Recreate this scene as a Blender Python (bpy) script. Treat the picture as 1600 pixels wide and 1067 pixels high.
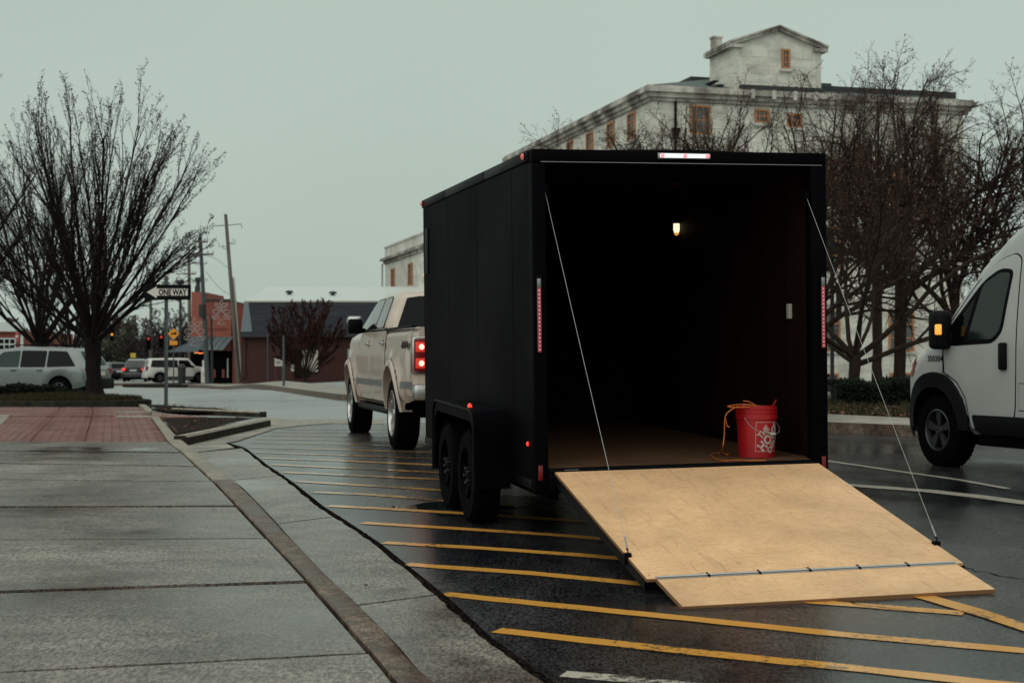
import bpy, bmesh, math, random
from mathutils import Vector, Matrix
from mathutils.geometry import delaunay_2d_cdt
sin, cos, pi = math.sin, math.cos, math.pi
C = bpy.context
S = C.scene
for o in list(bpy.data.objects): bpy.data.objects.remove(o)
COL = S.collection

# ------------------------------------------------------------------ camera
F = 2383.0                      # focal length in pixels of the 1600 px wide photograph
EYE = 1.05                      # eye height above the far road; the road dips towards the camera
PITCH = math.atan(26.5 / F)
cd = bpy.data.cameras.new('camera'); cam = bpy.data.objects.new('camera', cd); COL.objects.link(cam)
cd.sensor_width = 36; cd.lens = F / 1600 * 36; cd.clip_start = .1; cd.clip_end = 2000
cam.location = (0, 0, EYE); cam.rotation_euler = (pi / 2 + PITCH, 0, 0)
cd.dof.use_dof = True; cd.dof.focus_distance = 11.0; cd.dof.aperture_fstop = 4.5
S.camera = cam
S.render.resolution_x = 1600; S.render.resolution_y = 1067

# ------------------------------------------------------------------ world
SUN_EL, SUN_AZ = math.radians(56), math.radians(206)
w = bpy.data.worlds.new('World'); S.world = w; w.use_nodes = True
nt = w.node_tree; N = nt.nodes; N.clear()
sky = N.new('ShaderNodeTexSky'); sky.sky_type = 'NISHITA'; sky.sun_disc = False
sky.sun_elevation = SUN_EL; sky.sun_rotation = SUN_AZ; sky.air_density = 1.5; sky.dust_density = 4
tc = N.new('ShaderNodeTexCoord'); nz = N.new('ShaderNodeTexNoise'); nz.inputs['Scale'].default_value = 1.3
nz.inputs['Detail'].default_value = 3; nz.inputs['Roughness'].default_value = .45
mp = N.new('ShaderNodeMapping'); mp.inputs['Scale'].default_value = (1, 1, 2.2)
cr = N.new('ShaderNodeValToRGB')
cr.color_ramp.elements[0].position = .3; cr.color_ramp.elements[0].color = (4.05, 4.85, 4.3, 1)
cr.color_ramp.elements[1].position = .7; cr.color_ramp.elements[1].color = (4.95, 5.85, 5.2, 1)
mx = N.new('ShaderNodeMixRGB'); mx.inputs[0].default_value = .93
bg = N.new('ShaderNodeBackground'); bg.inputs[1].default_value = .1
wo = N.new('ShaderNodeOutputWorld'); L = nt.links
L.new(tc.outputs['Generated'], mp.inputs[0]); L.new(mp.outputs[0], nz.inputs['Vector'])
L.new(nz.outputs['Fac'], cr.inputs[0]); L.new(sky.outputs[0], mx.inputs[1]); L.new(cr.outputs[0], mx.inputs[2])
L.new(mx.outputs[0], bg.inputs[0]); L.new(bg.outputs[0], wo.inputs[0])
sl = bpy.data.lights.new('sun', 'SUN'); sl.energy = 1.3; sl.angle = math.radians(100); sl.color = (1, .96, .9)
so = bpy.data.objects.new('sun', sl); COL.objects.link(so)
sd = Vector((sin(SUN_AZ) * cos(SUN_EL), cos(SUN_AZ) * cos(SUN_EL), sin(SUN_EL)))
so.rotation_euler = sd.to_track_quat('Z', 'Y').to_euler()
so.location = (0, 0, 30)
S.view_settings.view_transform = 'Standard'; S.view_settings.look = 'None'
S.view_settings.exposure = 0; S.view_settings.gamma = 1

# ------------------------------------------------------------------ terrain and pixel helpers
def ss(v, a, b):
    t = min(1, max(0, (v - a) / (b - a))); return t * t * (3 - 2 * t)
def zg(x, y):
    z = 0.0
    if y < 14: z = -.028 * (17 - y)
    elif y < 20: z = -.028 * (20 - y) ** 2 / 12
    if y > 65: z -= .009 * (min(y, 170) - 65)
    z -= .3 * ss(-x, 8.5, 13) * ss(y, 36, 46)
    return z
def ray(px, py):
    u = (533.5 - py) / F; c, s = cos(PITCH), sin(PITCH)
    return Vector(((px - 800) / F, c - u * s, s + u * c))
def P(px, py, d):
    r = ray(px, py); t = d / r.y
    return Vector((r.x * t, d, EYE + r.z * t))
def G(px, py, h=0.0):
    r = ray(px, py); a, b = 1.5, 600.0
    for _ in range(60):
        m = (a + b) / 2; p = r * (m / r.y)
        if EYE + p.z > zg(p.x, p.y) + h: a = m
        else: b = m
    p = r * (a / r.y); return Vector((p.x, p.y, zg(p.x, p.y) + h))

# ------------------------------------------------------------------ materials
def nm(name):
    m = bpy.data.materials.new(name); m.use_nodes = True
    b = m.node_tree.nodes['Principled BSDF']; return m, m.node_tree, b
def mat(name, c, rough=.5, metal=0, emit=None, es=0, spec=None, coat=0, alpha=None, c2=None, scale=8, bump=0,
        rough2=None, stretch=None, trans=0, detail=5, rnd=0, bscale=None, pos=(.35, .65), coords='Object'):
    m, t, b = nm(name); n = t.nodes; l = t.links
    b.inputs['Base Color'].default_value = (*c, 1); b.inputs['Roughness'].default_value = rough
    b.inputs['Metallic'].default_value = metal
    if spec is not None: b.inputs['Specular IOR Level'].default_value = spec
    if coat: b.inputs['Coat Weight'].default_value = coat; b.inputs['Coat Roughness'].default_value = .08
    if trans: b.inputs['Transmission Weight'].default_value = trans
    if emit: b.inputs['Emission Color'].default_value = (*emit, 1); b.inputs['Emission Strength'].default_value = es
    if alpha is not None: b.inputs['Alpha'].default_value = alpha
    if c2 is not None or bump or rough2 is not None or rnd:
        tcn = n.new('ShaderNodeTexCoord'); mpn = n.new('ShaderNodeMapping'); l.new(tcn.outputs[coords], mpn.inputs[0])
        if stretch: mpn.inputs['Scale'].default_value = stretch
        q = n.new('ShaderNodeTexNoise'); q.inputs['Scale'].default_value = scale; q.inputs['Detail'].default_value = detail
        q.inputs['Roughness'].default_value = .6
        l.new(mpn.outputs[0], q.inputs['Vector'])
        mr = n.new('ShaderNodeMapRange'); mr.inputs[1].default_value = pos[0]; mr.inputs[2].default_value = pos[1]
        l.new(q.outputs['Fac'], mr.inputs[0])
        col = None
        if c2 is not None:
            mxn = n.new('ShaderNodeMixRGB'); mxn.inputs[1].default_value = (*c, 1); mxn.inputs[2].default_value = (*c2, 1)
            l.new(mr.outputs[0], mxn.inputs[0]); col = mxn.outputs[0]
        if rnd:
            oi = n.new('ShaderNodeObjectInfo'); hs = n.new('ShaderNodeHueSaturation'); mm = n.new('ShaderNodeMapRange')
            mm.inputs[3].default_value = 1 - rnd; mm.inputs[4].default_value = 1 + rnd
            l.new(oi.outputs['Random'], mm.inputs[0]); l.new(mm.outputs[0], hs.inputs['Value'])
            if col: l.new(col, hs.inputs['Color'])
            else: hs.inputs['Color'].default_value = (*c, 1)
            col = hs.outputs[0]
        if col: l.new(col, b.inputs['Base Color'])
        if rough2 is not None:
            m2 = n.new('ShaderNodeMapRange'); m2.inputs[1].default_value = pos[0]; m2.inputs[2].default_value = pos[1]
            m2.inputs[3].default_value = rough; m2.inputs[4].default_value = rough2
            q3 = n.new('ShaderNodeTexNoise'); q3.inputs['Scale'].default_value = scale * .45; q3.inputs['Detail'].default_value = 4
            l.new(mpn.outputs[0], q3.inputs['Vector']); l.new(q3.outputs['Fac'], m2.inputs[0]); l.new(m2.outputs[0], b.inputs['Roughness'])
        if bump:
            q2 = n.new('ShaderNodeTexNoise'); q2.inputs['Scale'].default_value = bscale or scale * 6; q2.inputs['Detail'].default_value = 3
            l.new(mpn.outputs[0], q2.inputs['Vector'])
            bp = n.new('ShaderNodeBump'); bp.inputs['Strength'].default_value = bump; bp.inputs['Distance'].default_value = .02
            l.new(q2.outputs['Fac'], bp.inputs['Height']); l.new(bp.outputs[0], b.inputs['Normal'])
    return m
M = {}
def wet_ground(name, dark, light, wet_r, dry_r, patch, grain, gstr, speck=.25, spec=.5, pos=(.42, .6), streak=(1, 1, 1), mott=.3, wetb=.2, rnd=0):
    """paving or asphalt that holds a film of water in patches"""
    m, t, b = nm(name); n = t.nodes; l = t.links
    tcn = n.new('ShaderNodeTexCoord'); mp_ = n.new('ShaderNodeMapping'); mp_.inputs['Scale'].default_value = streak
    l.new(tcn.outputs['Object'], mp_.inputs[0])
    def noise(s, d, r=.6, v=None):
        q = n.new('ShaderNodeTexNoise'); q.inputs['Scale'].default_value = s; q.inputs['Detail'].default_value = d
        q.inputs['Roughness'].default_value = r; l.new(v or tcn.outputs['Object'], q.inputs['Vector']); return q.outputs['Fac']
    def rng(s, a, b_, c, d):
        q = n.new('ShaderNodeMapRange'); l.new(s, q.inputs[0])
        for i, v in enumerate((a, b_, c, d)): q.inputs[i + 1].default_value = v
        return q.outputs[0]
    mpf = n.new('ShaderNodeMapping'); mpf.inputs['Scale'].default_value = (1, .4, 1); l.new(tcn.outputs['Object'], mpf.inputs[0])
    big = noise(patch, 6, .62, mp_.outputs[0]); mid = noise(patch * 5, 5, .7, mp_.outputs[0]); fine = noise(grain, 3, .85, mpf.outputs[0])
    wet = rng(big, pos[0], pos[1], 0, 1)
    mix = n.new('ShaderNodeMixRGB'); l.new(wet, mix.inputs[0]); mix.inputs[1].default_value = (*light, 1); mix.inputs[2].default_value = (*dark, 1)
    m2 = n.new('ShaderNodeMixRGB'); m2.blend_type = 'MULTIPLY'; m2.inputs[0].default_value = 1
    g = n.new('ShaderNodeCombineXYZ'); v = rng(mid, .38, .62, 1 - mott, 1 + mott)
    for i in range(3): l.new(v, g.inputs[i])
    l.new(mix.outputs[0], m2.inputs[1]); l.new(g.outputs[0], m2.inputs[2])
    m3 = n.new('ShaderNodeMixRGB'); m3.blend_type = 'MULTIPLY'; m3.inputs[0].default_value = 1
    g2 = n.new('ShaderNodeCombineXYZ'); v2 = rng(fine, .4, .6, 1 - speck, 1 + speck)
    for i in range(3): l.new(v2, g2.inputs[i])
    l.new(m2.outputs[0], m3.inputs[1]); l.new(g2.outputs[0], m3.inputs[2]); last = m3.outputs[0]
    if rnd:
        oi = n.new('ShaderNodeObjectInfo'); hs = n.new('ShaderNodeHueSaturation'); l.new(rng(oi.outputs['Random'], 0, 1, 1 - rnd, 1 + rnd), hs.inputs['Value']); l.new(last, hs.inputs['Color']); last = hs.outputs[0]
    mpb = n.new('ShaderNodeMapping'); mpb.inputs['Scale'].default_value = (1.2, 14, 1); l.new(tcn.outputs['Object'], mpb.inputs[0])
    sc2 = noise(2.4, 6, .75, mpb.outputs[0]); m5 = n.new('ShaderNodeMixRGB'); l.new(rng(sc2, .60, .72, 0, .35 if mott > .25 and rnd else 0), m5.inputs[0]); l.new(last, m5.inputs[1]); m5.inputs[2].default_value = (.42, .41, .37, 1); last = m5.outputs[0]
    l.new(last, b.inputs['Base Color'])
    ro = rng(big, pos[0], pos[1], dry_r, wet_r); ad = n.new('ShaderNodeMath'); ad.operation = 'MULTIPLY_ADD'
    l.new(mid, ad.inputs[0]); ad.inputs[1].default_value = .22; l.new(ro, ad.inputs[2]); 
    sb = n.new('ShaderNodeMath'); sb.operation = 'SUBTRACT'; l.new(ad.outputs[0], sb.inputs[0]); sb.inputs[1].default_value = .11
    l.new(sb.outputs[0], b.inputs['Roughness']); b.inputs['Specular IOR Level'].default_value = spec
    bp = n.new('ShaderNodeBump'); bp.inputs['Distance'].default_value = .006; l.new(fine, bp.inputs['Height'])
    l.new(rng(big, pos[0], pos[1], gstr, gstr * wetb), bp.inputs['Strength']); l.new(bp.outputs[0], b.inputs['Normal'])
    return m
M['asphalt'] = wet_ground('asphalt', (.013, .013, .016), (.048, .045, .046), .15, .34, .35, 60, .55, .95, .6, pos=(.34, .60), streak=(1, .5, 1), wetb=.14)
M['street'] = wet_ground('wet_asphalt_sky_sheen', (.17, .18, .178), (.27, .28, .27), .25, .42, .12, 20, .1, .3, .6, pos=(.36, .6), streak=(.4, 1.5, 1), wetb=.2, mott=.2)  # far road paled: the sky's reflection is put into its base colour
M['walk'] = wet_ground('wet_concrete', (.075, .054, .043), (.172, .150, .130), .16, .44, .45, 60, .3, .6, .38, pos=(.40, .62), streak=(.7, 1.1, 1), rnd=.18, mott=.34)
M['gutter'] = wet_ground('gutter_concrete', (.085, .06, .047), (.185, .165, .142), .14, .4, .6, 60, .3, .6, .42, pos=(.42, .66), rnd=.1, mott=.34)
M['kerb'] = wet_ground('kerb_stone', (.075, .048, .034), (.16, .115, .085), .4, .6, 2.5, 90, .5, .45, .4, mott=.45, rnd=.12)
M['kerbpale'] = wet_ground('pale_kerb', (.2, .17, .13), (.3, .26, .2), .45, .6, 2.5, 90, .4, .2)
M['pavement'] = wet_ground('far_pavement', (.2, .175, .15), (.3, .27, .23), .5, .7, .5, 40, .2, .15)
M['brick'] = mat('paving_brick', (.16, .062, .05), .33, c2=(.26, .11, .09), scale=1.2, rough2=.5, bump=.2, bscale=80, rnd=.22)
M['kerbdark'] = mat('dark_stone_and_face_shade', (.012, .011, .009), .8, spec=.15, c2=(.035, .03, .022), scale=6, bump=.5)  # dark island kerb; on planter edging it paints the shade of the faces
M['soil'] = mat('dark_mulch', (.009, .007, .006), .85, spec=.08, c2=(.03, .018, .012), scale=14, bump=1, bscale=40)
M['gap'] = mat('joint_dirt', (.006, .005, .005), .9, spec=0)
def paint_mat(name, c, wear):
    m, t, b = nm(name); n = t.nodes; l = t.links
    tcn = n.new('ShaderNodeTexCoord'); q = n.new('ShaderNodeTexNoise'); q.inputs['Scale'].default_value = 26; q.inputs['Detail'].default_value = 7
    q.inputs['Roughness'].default_value = .75; l.new(tcn.outputs['Object'], q.inputs['Vector'])
    q2 = n.new('ShaderNodeTexNoise'); q2.inputs['Scale'].default_value = 1.6; q2.inputs['Detail'].default_value = 4; l.new(tcn.outputs['Object'], q2.inputs['Vector'])
    ad = n.new('ShaderNodeMath'); ad.operation = 'MULTIPLY_ADD'; l.new(q2.outputs['Fac'], ad.inputs[0]); ad.inputs[1].default_value = .6; l.new(q.outputs['Fac'], ad.inputs[2])
    mr = n.new('ShaderNodeMapRange'); mr.inputs[1].default_value = wear; mr.inputs[2].default_value = wear + .12; l.new(ad.outputs[0], mr.inputs[0])
    mx_ = n.new('ShaderNodeMixRGB'); mx_.inputs[1].default_value = (*c, 1); mx_.inputs[2].default_value = (.045, .04, .038, 1)
    l.new(mr.outputs[0], mx_.inputs[0]); l.new(mx_.outputs[0], b.inputs['Base Color']); b.inputs['Roughness'].default_value = .17
    bp = n.new('ShaderNodeBump'); bp.inputs['Strength'].default_value = .4; bp.inputs['Distance'].default_value = .004
    q4 = n.new('ShaderNodeTexNoise'); q4.inputs['Scale'].default_value = 150; l.new(tcn.outputs['Object'], q4.inputs['Vector'])
    pass
    return m
M['yellow'] = paint_mat('yellow_road_paint', (.76, .36, .07), .865)
M['yellow_worn'] = paint_mat('worn_yellow_road_paint', (.62, .32, .10), .76)
M['white_line'] = paint_mat('white_road_paint', (.6, .54, .46), .84)
M['black'] = mat('trailer_black', (.0018, .0016, .0028), .5, spec=.025, c2=(.003, .0026, .004), scale=2, rough2=.6)
M['blackgloss'] = mat('black_gloss_trim', (.002, .002, .0035), .4, spec=.06)
M['blackmat'] = mat('black_matt', (.0025, .0025, .004), .8, spec=.05)
M['rubber'] = mat('tyre_rubber', (.0025, .0025, .003), .85, bump=.2, bscale=60, spec=.04)
M['grey_metal'] = mat('grey_metal', (.3, .31, .32), .4, .8)
M['alu'] = mat('aluminium', (.55, .56, .57), .35, .9)
M['chrome'] = mat('chrome', (.48, .47, .46), .25, 1)
M['darkrim'] = mat('dark_rim', (.075, .075, .08), .35, .7)
M['cable'] = mat('steel_cable', (.45, .47, .45), .45, .4)
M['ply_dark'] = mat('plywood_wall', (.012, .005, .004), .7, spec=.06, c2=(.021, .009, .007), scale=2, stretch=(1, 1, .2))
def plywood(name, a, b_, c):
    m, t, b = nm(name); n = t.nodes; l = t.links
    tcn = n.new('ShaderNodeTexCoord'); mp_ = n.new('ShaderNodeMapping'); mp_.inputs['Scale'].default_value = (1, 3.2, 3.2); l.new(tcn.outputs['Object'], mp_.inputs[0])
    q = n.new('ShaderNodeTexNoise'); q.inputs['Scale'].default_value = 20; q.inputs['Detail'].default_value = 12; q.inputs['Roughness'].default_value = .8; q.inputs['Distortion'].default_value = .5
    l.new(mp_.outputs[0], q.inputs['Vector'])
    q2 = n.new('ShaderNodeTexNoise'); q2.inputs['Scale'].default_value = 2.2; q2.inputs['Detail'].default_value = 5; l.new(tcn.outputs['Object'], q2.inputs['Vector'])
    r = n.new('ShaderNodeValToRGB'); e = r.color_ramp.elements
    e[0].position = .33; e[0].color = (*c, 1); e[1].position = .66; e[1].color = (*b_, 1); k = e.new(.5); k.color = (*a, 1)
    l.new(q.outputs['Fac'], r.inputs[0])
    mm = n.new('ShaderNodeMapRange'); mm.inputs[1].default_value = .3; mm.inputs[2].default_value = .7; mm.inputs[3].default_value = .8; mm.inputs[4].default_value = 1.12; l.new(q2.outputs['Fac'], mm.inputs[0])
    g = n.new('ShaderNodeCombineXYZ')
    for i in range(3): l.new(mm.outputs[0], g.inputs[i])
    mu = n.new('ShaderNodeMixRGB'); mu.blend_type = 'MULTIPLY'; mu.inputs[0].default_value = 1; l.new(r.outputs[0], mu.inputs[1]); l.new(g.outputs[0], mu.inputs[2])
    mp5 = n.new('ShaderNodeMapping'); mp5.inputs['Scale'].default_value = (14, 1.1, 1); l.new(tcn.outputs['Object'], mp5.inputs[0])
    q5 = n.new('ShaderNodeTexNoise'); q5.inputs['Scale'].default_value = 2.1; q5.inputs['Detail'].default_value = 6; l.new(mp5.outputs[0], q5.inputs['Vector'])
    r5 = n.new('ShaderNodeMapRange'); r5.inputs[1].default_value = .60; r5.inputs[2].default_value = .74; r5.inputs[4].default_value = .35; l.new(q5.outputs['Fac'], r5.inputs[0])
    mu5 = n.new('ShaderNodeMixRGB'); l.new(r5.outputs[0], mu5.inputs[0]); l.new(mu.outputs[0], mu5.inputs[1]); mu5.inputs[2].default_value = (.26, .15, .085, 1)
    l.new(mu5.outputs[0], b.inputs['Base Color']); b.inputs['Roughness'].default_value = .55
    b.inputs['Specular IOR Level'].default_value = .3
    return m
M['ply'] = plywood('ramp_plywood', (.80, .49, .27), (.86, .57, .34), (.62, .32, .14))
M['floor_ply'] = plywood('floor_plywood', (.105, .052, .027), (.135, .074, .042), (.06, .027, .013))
M['ply_edge'] = mat('plywood_edge', (.25, .12, .05), .6)
M['red_dim'] = mat('red_lamp_lens', (.35, .02, .015), .3, emit=(1, .07, .04), es=.42)
M['led_red'] = mat('led_lens', (.25, .07, .08), .4, emit=(1, .16, .2), es=.09)
M['led_dot'] = mat('led_dot', (1, .3, .35), .4, emit=(1, .35, .42), es=.75)
M['red_on'] = mat('red_lamp_lit', (.8, .05, .03), .3, emit=(1, .05, .03), es=.9)
M['red_hot'] = mat('red_lamp_core', (1, .3, .2), .3, emit=(1, .35, .25), es=3)
M['red_off'] = mat('red_reflector', (.12, .008, .01), .3, emit=(1, .02, .03), es=.03)
M['redpink'] = mat('red_marker', (.5, .1, .08), .35, emit=(1, .25, .2), es=.25)
M['amber_on'] = mat('amber_lamp', (1, .5, .1), .3, emit=(1, .42, .06), es=.75)
M['amber_off'] = mat('amber_lens_unlit', (.35, .12, .02), .3)
M['white_on'] = mat('white_lamp', (1, 1, 1), .3, emit=(.85, 1, .97), es=1.1)
M['bulb'] = mat('warm_lamp', (1, .9, .7), .3, emit=(1, .82, .5), es=1.3)
M['bulb_edge'] = mat('warm_lamp_edge', (.9, .5, .1), .3, emit=(1, .5, .08), es=.7)
M['bucket'] = mat('bucket_plastic', (.42, .008, .012), .4, c2=(.34, .006, .012), scale=6)
M['white_print'] = mat('white_print', (.5, .42, .4), .5)
M['cord'] = mat('orange_cord', (.55, .13, .02), .45)
M['truck'] = mat('pearl_white_paint', (.60, .49, .41), .3, coat=.6, c2=(.54, .43, .36), scale=2.0)
M['glass_dark'] = mat('dark_glass', (.002, .003, .0035), .06, spec=.14)
M['truck_glass'] = mat('side_glass', (.008, .008, .008), .06, spec=.4)
M['van'] = mat('van_white_paint', (.50, .51, .495), .33, coat=.4, c2=(.45, .46, .445), scale=1.5)
M['van_glass'] = mat('tinted_window', (.006, .014, .012), .06, spec=.5)
M['cladding'] = mat('black_cladding', (.005, .005, .006), .6, spec=.12)
M['greycar'] = mat('silver_grey_paint', (.17, .19, .19), .25, .6, coat=.7)
M['whitecar'] = mat('white_paint', (.62, .6, .56), .3, coat=.5)
M['darkcar'] = mat('dark_paint', (.02, .021, .025), .25, coat=.7)
M['midcar'] = mat('dull_silver_paint', (.2, .21, .22), .3, .4, coat=.5)
M['green_glass'] = mat('greenish_glass', (.008, .028, .024), .08, spec=.3)
M['marble'] = mat('stone_wall', (.74, .72, .64), .75, c2=(.40, .38, .33), scale=.8, stretch=(1, 1, 1.6), detail=8, bump=.3, bscale=6, rnd=.035, pos=(.40, .72))
M['marble_flat'] = mat('stone_trim', (.72, .70, .63), .75, c2=(.42, .40, .36), scale=.45, detail=8, bump=.3, bscale=6)
M['stain'] = mat('stained_stone', (.62, .58, .52), .8, c2=(.14, .12, .105), scale=.8, stretch=(1, 1, .35), detail=8, pos=(.35, .6))
M['wframe'] = mat('ochre_window_frame', (.42, .18, .075), .6)
M['pane'] = mat('window_pane', (.08, .09, .09), .12, spec=.6)
M['roofgreen'] = mat('green_grey_roof', (.05, .075, .07), .6, c2=(.08, .10, .095), scale=1)
M['roofdark'] = mat('dark_roof', (.03, .033, .036), .7)
M['shingle'] = mat('slate_shingles', (.012, .015, .021), .7, spec=.2, c2=(.026, .03, .038), scale=1.2, bump=.5, bscale=8, stretch=(.5, .5, 4))
M['memb'] = mat('white_roof_membrane', (.58, .62, .6), .6)
def wall_brick(name, a, b_):
    m, t, b = nm(name); n = t.nodes; l = t.links
    tcn = n.new('ShaderNodeTexCoord'); q = n.new('ShaderNodeTexBrick'); q.inputs['Scale'].default_value = 3.2; q.inputs['Mortar Size'].default_value = .012
    q.inputs['Color1'].default_value = (*a, 1); q.inputs['Color2'].default_value = (*b_, 1); q.inputs['Mortar'].default_value = (a[0] * .7, a[0] * .55, a[0] * .5, 1)
    mp_ = n.new('ShaderNodeMapping'); mp_.inputs['Rotation'].default_value = (pi / 2, 0, 0); l.new(tcn.outputs['Object'], mp_.inputs[0]); l.new(mp_.outputs[0], q.inputs['Vector'])
    l.new(q.outputs['Color'], b.inputs['Base Color']); b.inputs['Roughness'].default_value = .8; return m
M['rbrick'] = wall_brick('red_brick_wall', (.045, .010, .009), (.062, .015, .012))
M['obrick'] = wall_brick('orange_brick_wall', (.29, .072, .045), (.35, .09, .055))
M['rbrick2'] = wall_brick('maroon_brick_wall', (.22, .045, .035), (.27, .06, .04))
M['awn'] = mat('blue_grey_awning', (.05, .07, .085), .6)
M['awn2'] = mat('pale_awning', (.09, .115, .13), .6)
M['cream'] = mat('cream_paint', (.5, .47, .42), .6)
M['bark'] = mat('dark_bark', (.009, .007, .0065), .85, spec=.12, c2=(.016, .012, .011), scale=9, bump=.6, bscale=30, stretch=(1, 1, .25))
M['bark_brown'] = mat('brown_bark', (.020, .012, .009), .85, spec=.15, c2=(.036, .023, .018), scale=7, bump=.6, bscale=25, stretch=(1, 1, .25))
M['bud'] = mat('reddish_buds', (.058, .026, .019), .8, spec=.15, c2=(.095, .05, .036), scale=3)
M['bud_red'] = mat('dark_red_buds', (.032, .011, .010), .8, spec=.1, c2=(.055, .020, .016), scale=3)
M['bud_dark'] = mat('dark_buds', (.03, .017, .015), .8)
M['leafdark'] = mat('dark_hedge_leaf', (.007, .010, .007), .8, spec=.08, c2=(.015, .02, .012), scale=6)
M['leafmid'] = mat('olive_leaf', (.035, .042, .022), .7, c2=(.06, .055, .03), scale=.6)
M['grass'] = mat('winter_grass', (.028, .031, .013), .8, spec=.1, c2=(.06, .045, .025), scale=3)
M['lawnm'] = mat('winter_lawn', (.02, .017, .011), .9, c2=(.045, .03, .018), scale=2, bump=.6, bscale=30)
M['leaflitter'] = mat('fallen_leaves', (.18, .07, .025), .7, c2=(.08, .035, .02), scale=9)
M['pole_wood'] = mat('weathered_pole_wood', (.10, .085, .072), .85, c2=(.16, .14, .12), scale=3, stretch=(1, 1, .1))
M['pole_pale'] = mat('pale_conduit', (.34, .33, .29), .6)
M['pole_grey'] = mat('dark_teal_pole', (.045, .06, .068), .5)
M['wire'] = mat('black_wire', (.02, .02, .022), .6)
M['wirewhite'] = mat('white_wire_decoration', (.34, .30, .28), .6)
M['signblack'] = mat('sign_black', (.004, .004, .005), .6, spec=.1)
M['signwhite'] = mat('sign_white', (.66, .62, .57), .4)
M['signyellow'] = mat('sign_yellow', (.75, .28, .01), .4)
M['signred'] = mat('sign_red', (.35, .03, .025), .4)
M['galv'] = mat('galvanised_post', (.07, .085, .09), .45, .5, c2=(.10, .115, .12), scale=8)
M['yellowbox'] = mat('yellow_box', (.6, .45, .05), .5)
M['teal'] = mat('teal_cover', (.03, .13, .13), .6)
M['skin'] = mat('skin', (.30, .17, .12), .6)
M['jacket'] = mat('dark_jacket', (.02, .022, .026), .8)
M['hair'] = mat('dark_hair', (.012, .009, .008), .7)
M['water'] = mat('water_film', (.012, .016, .017), .04, spec=.6)

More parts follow.
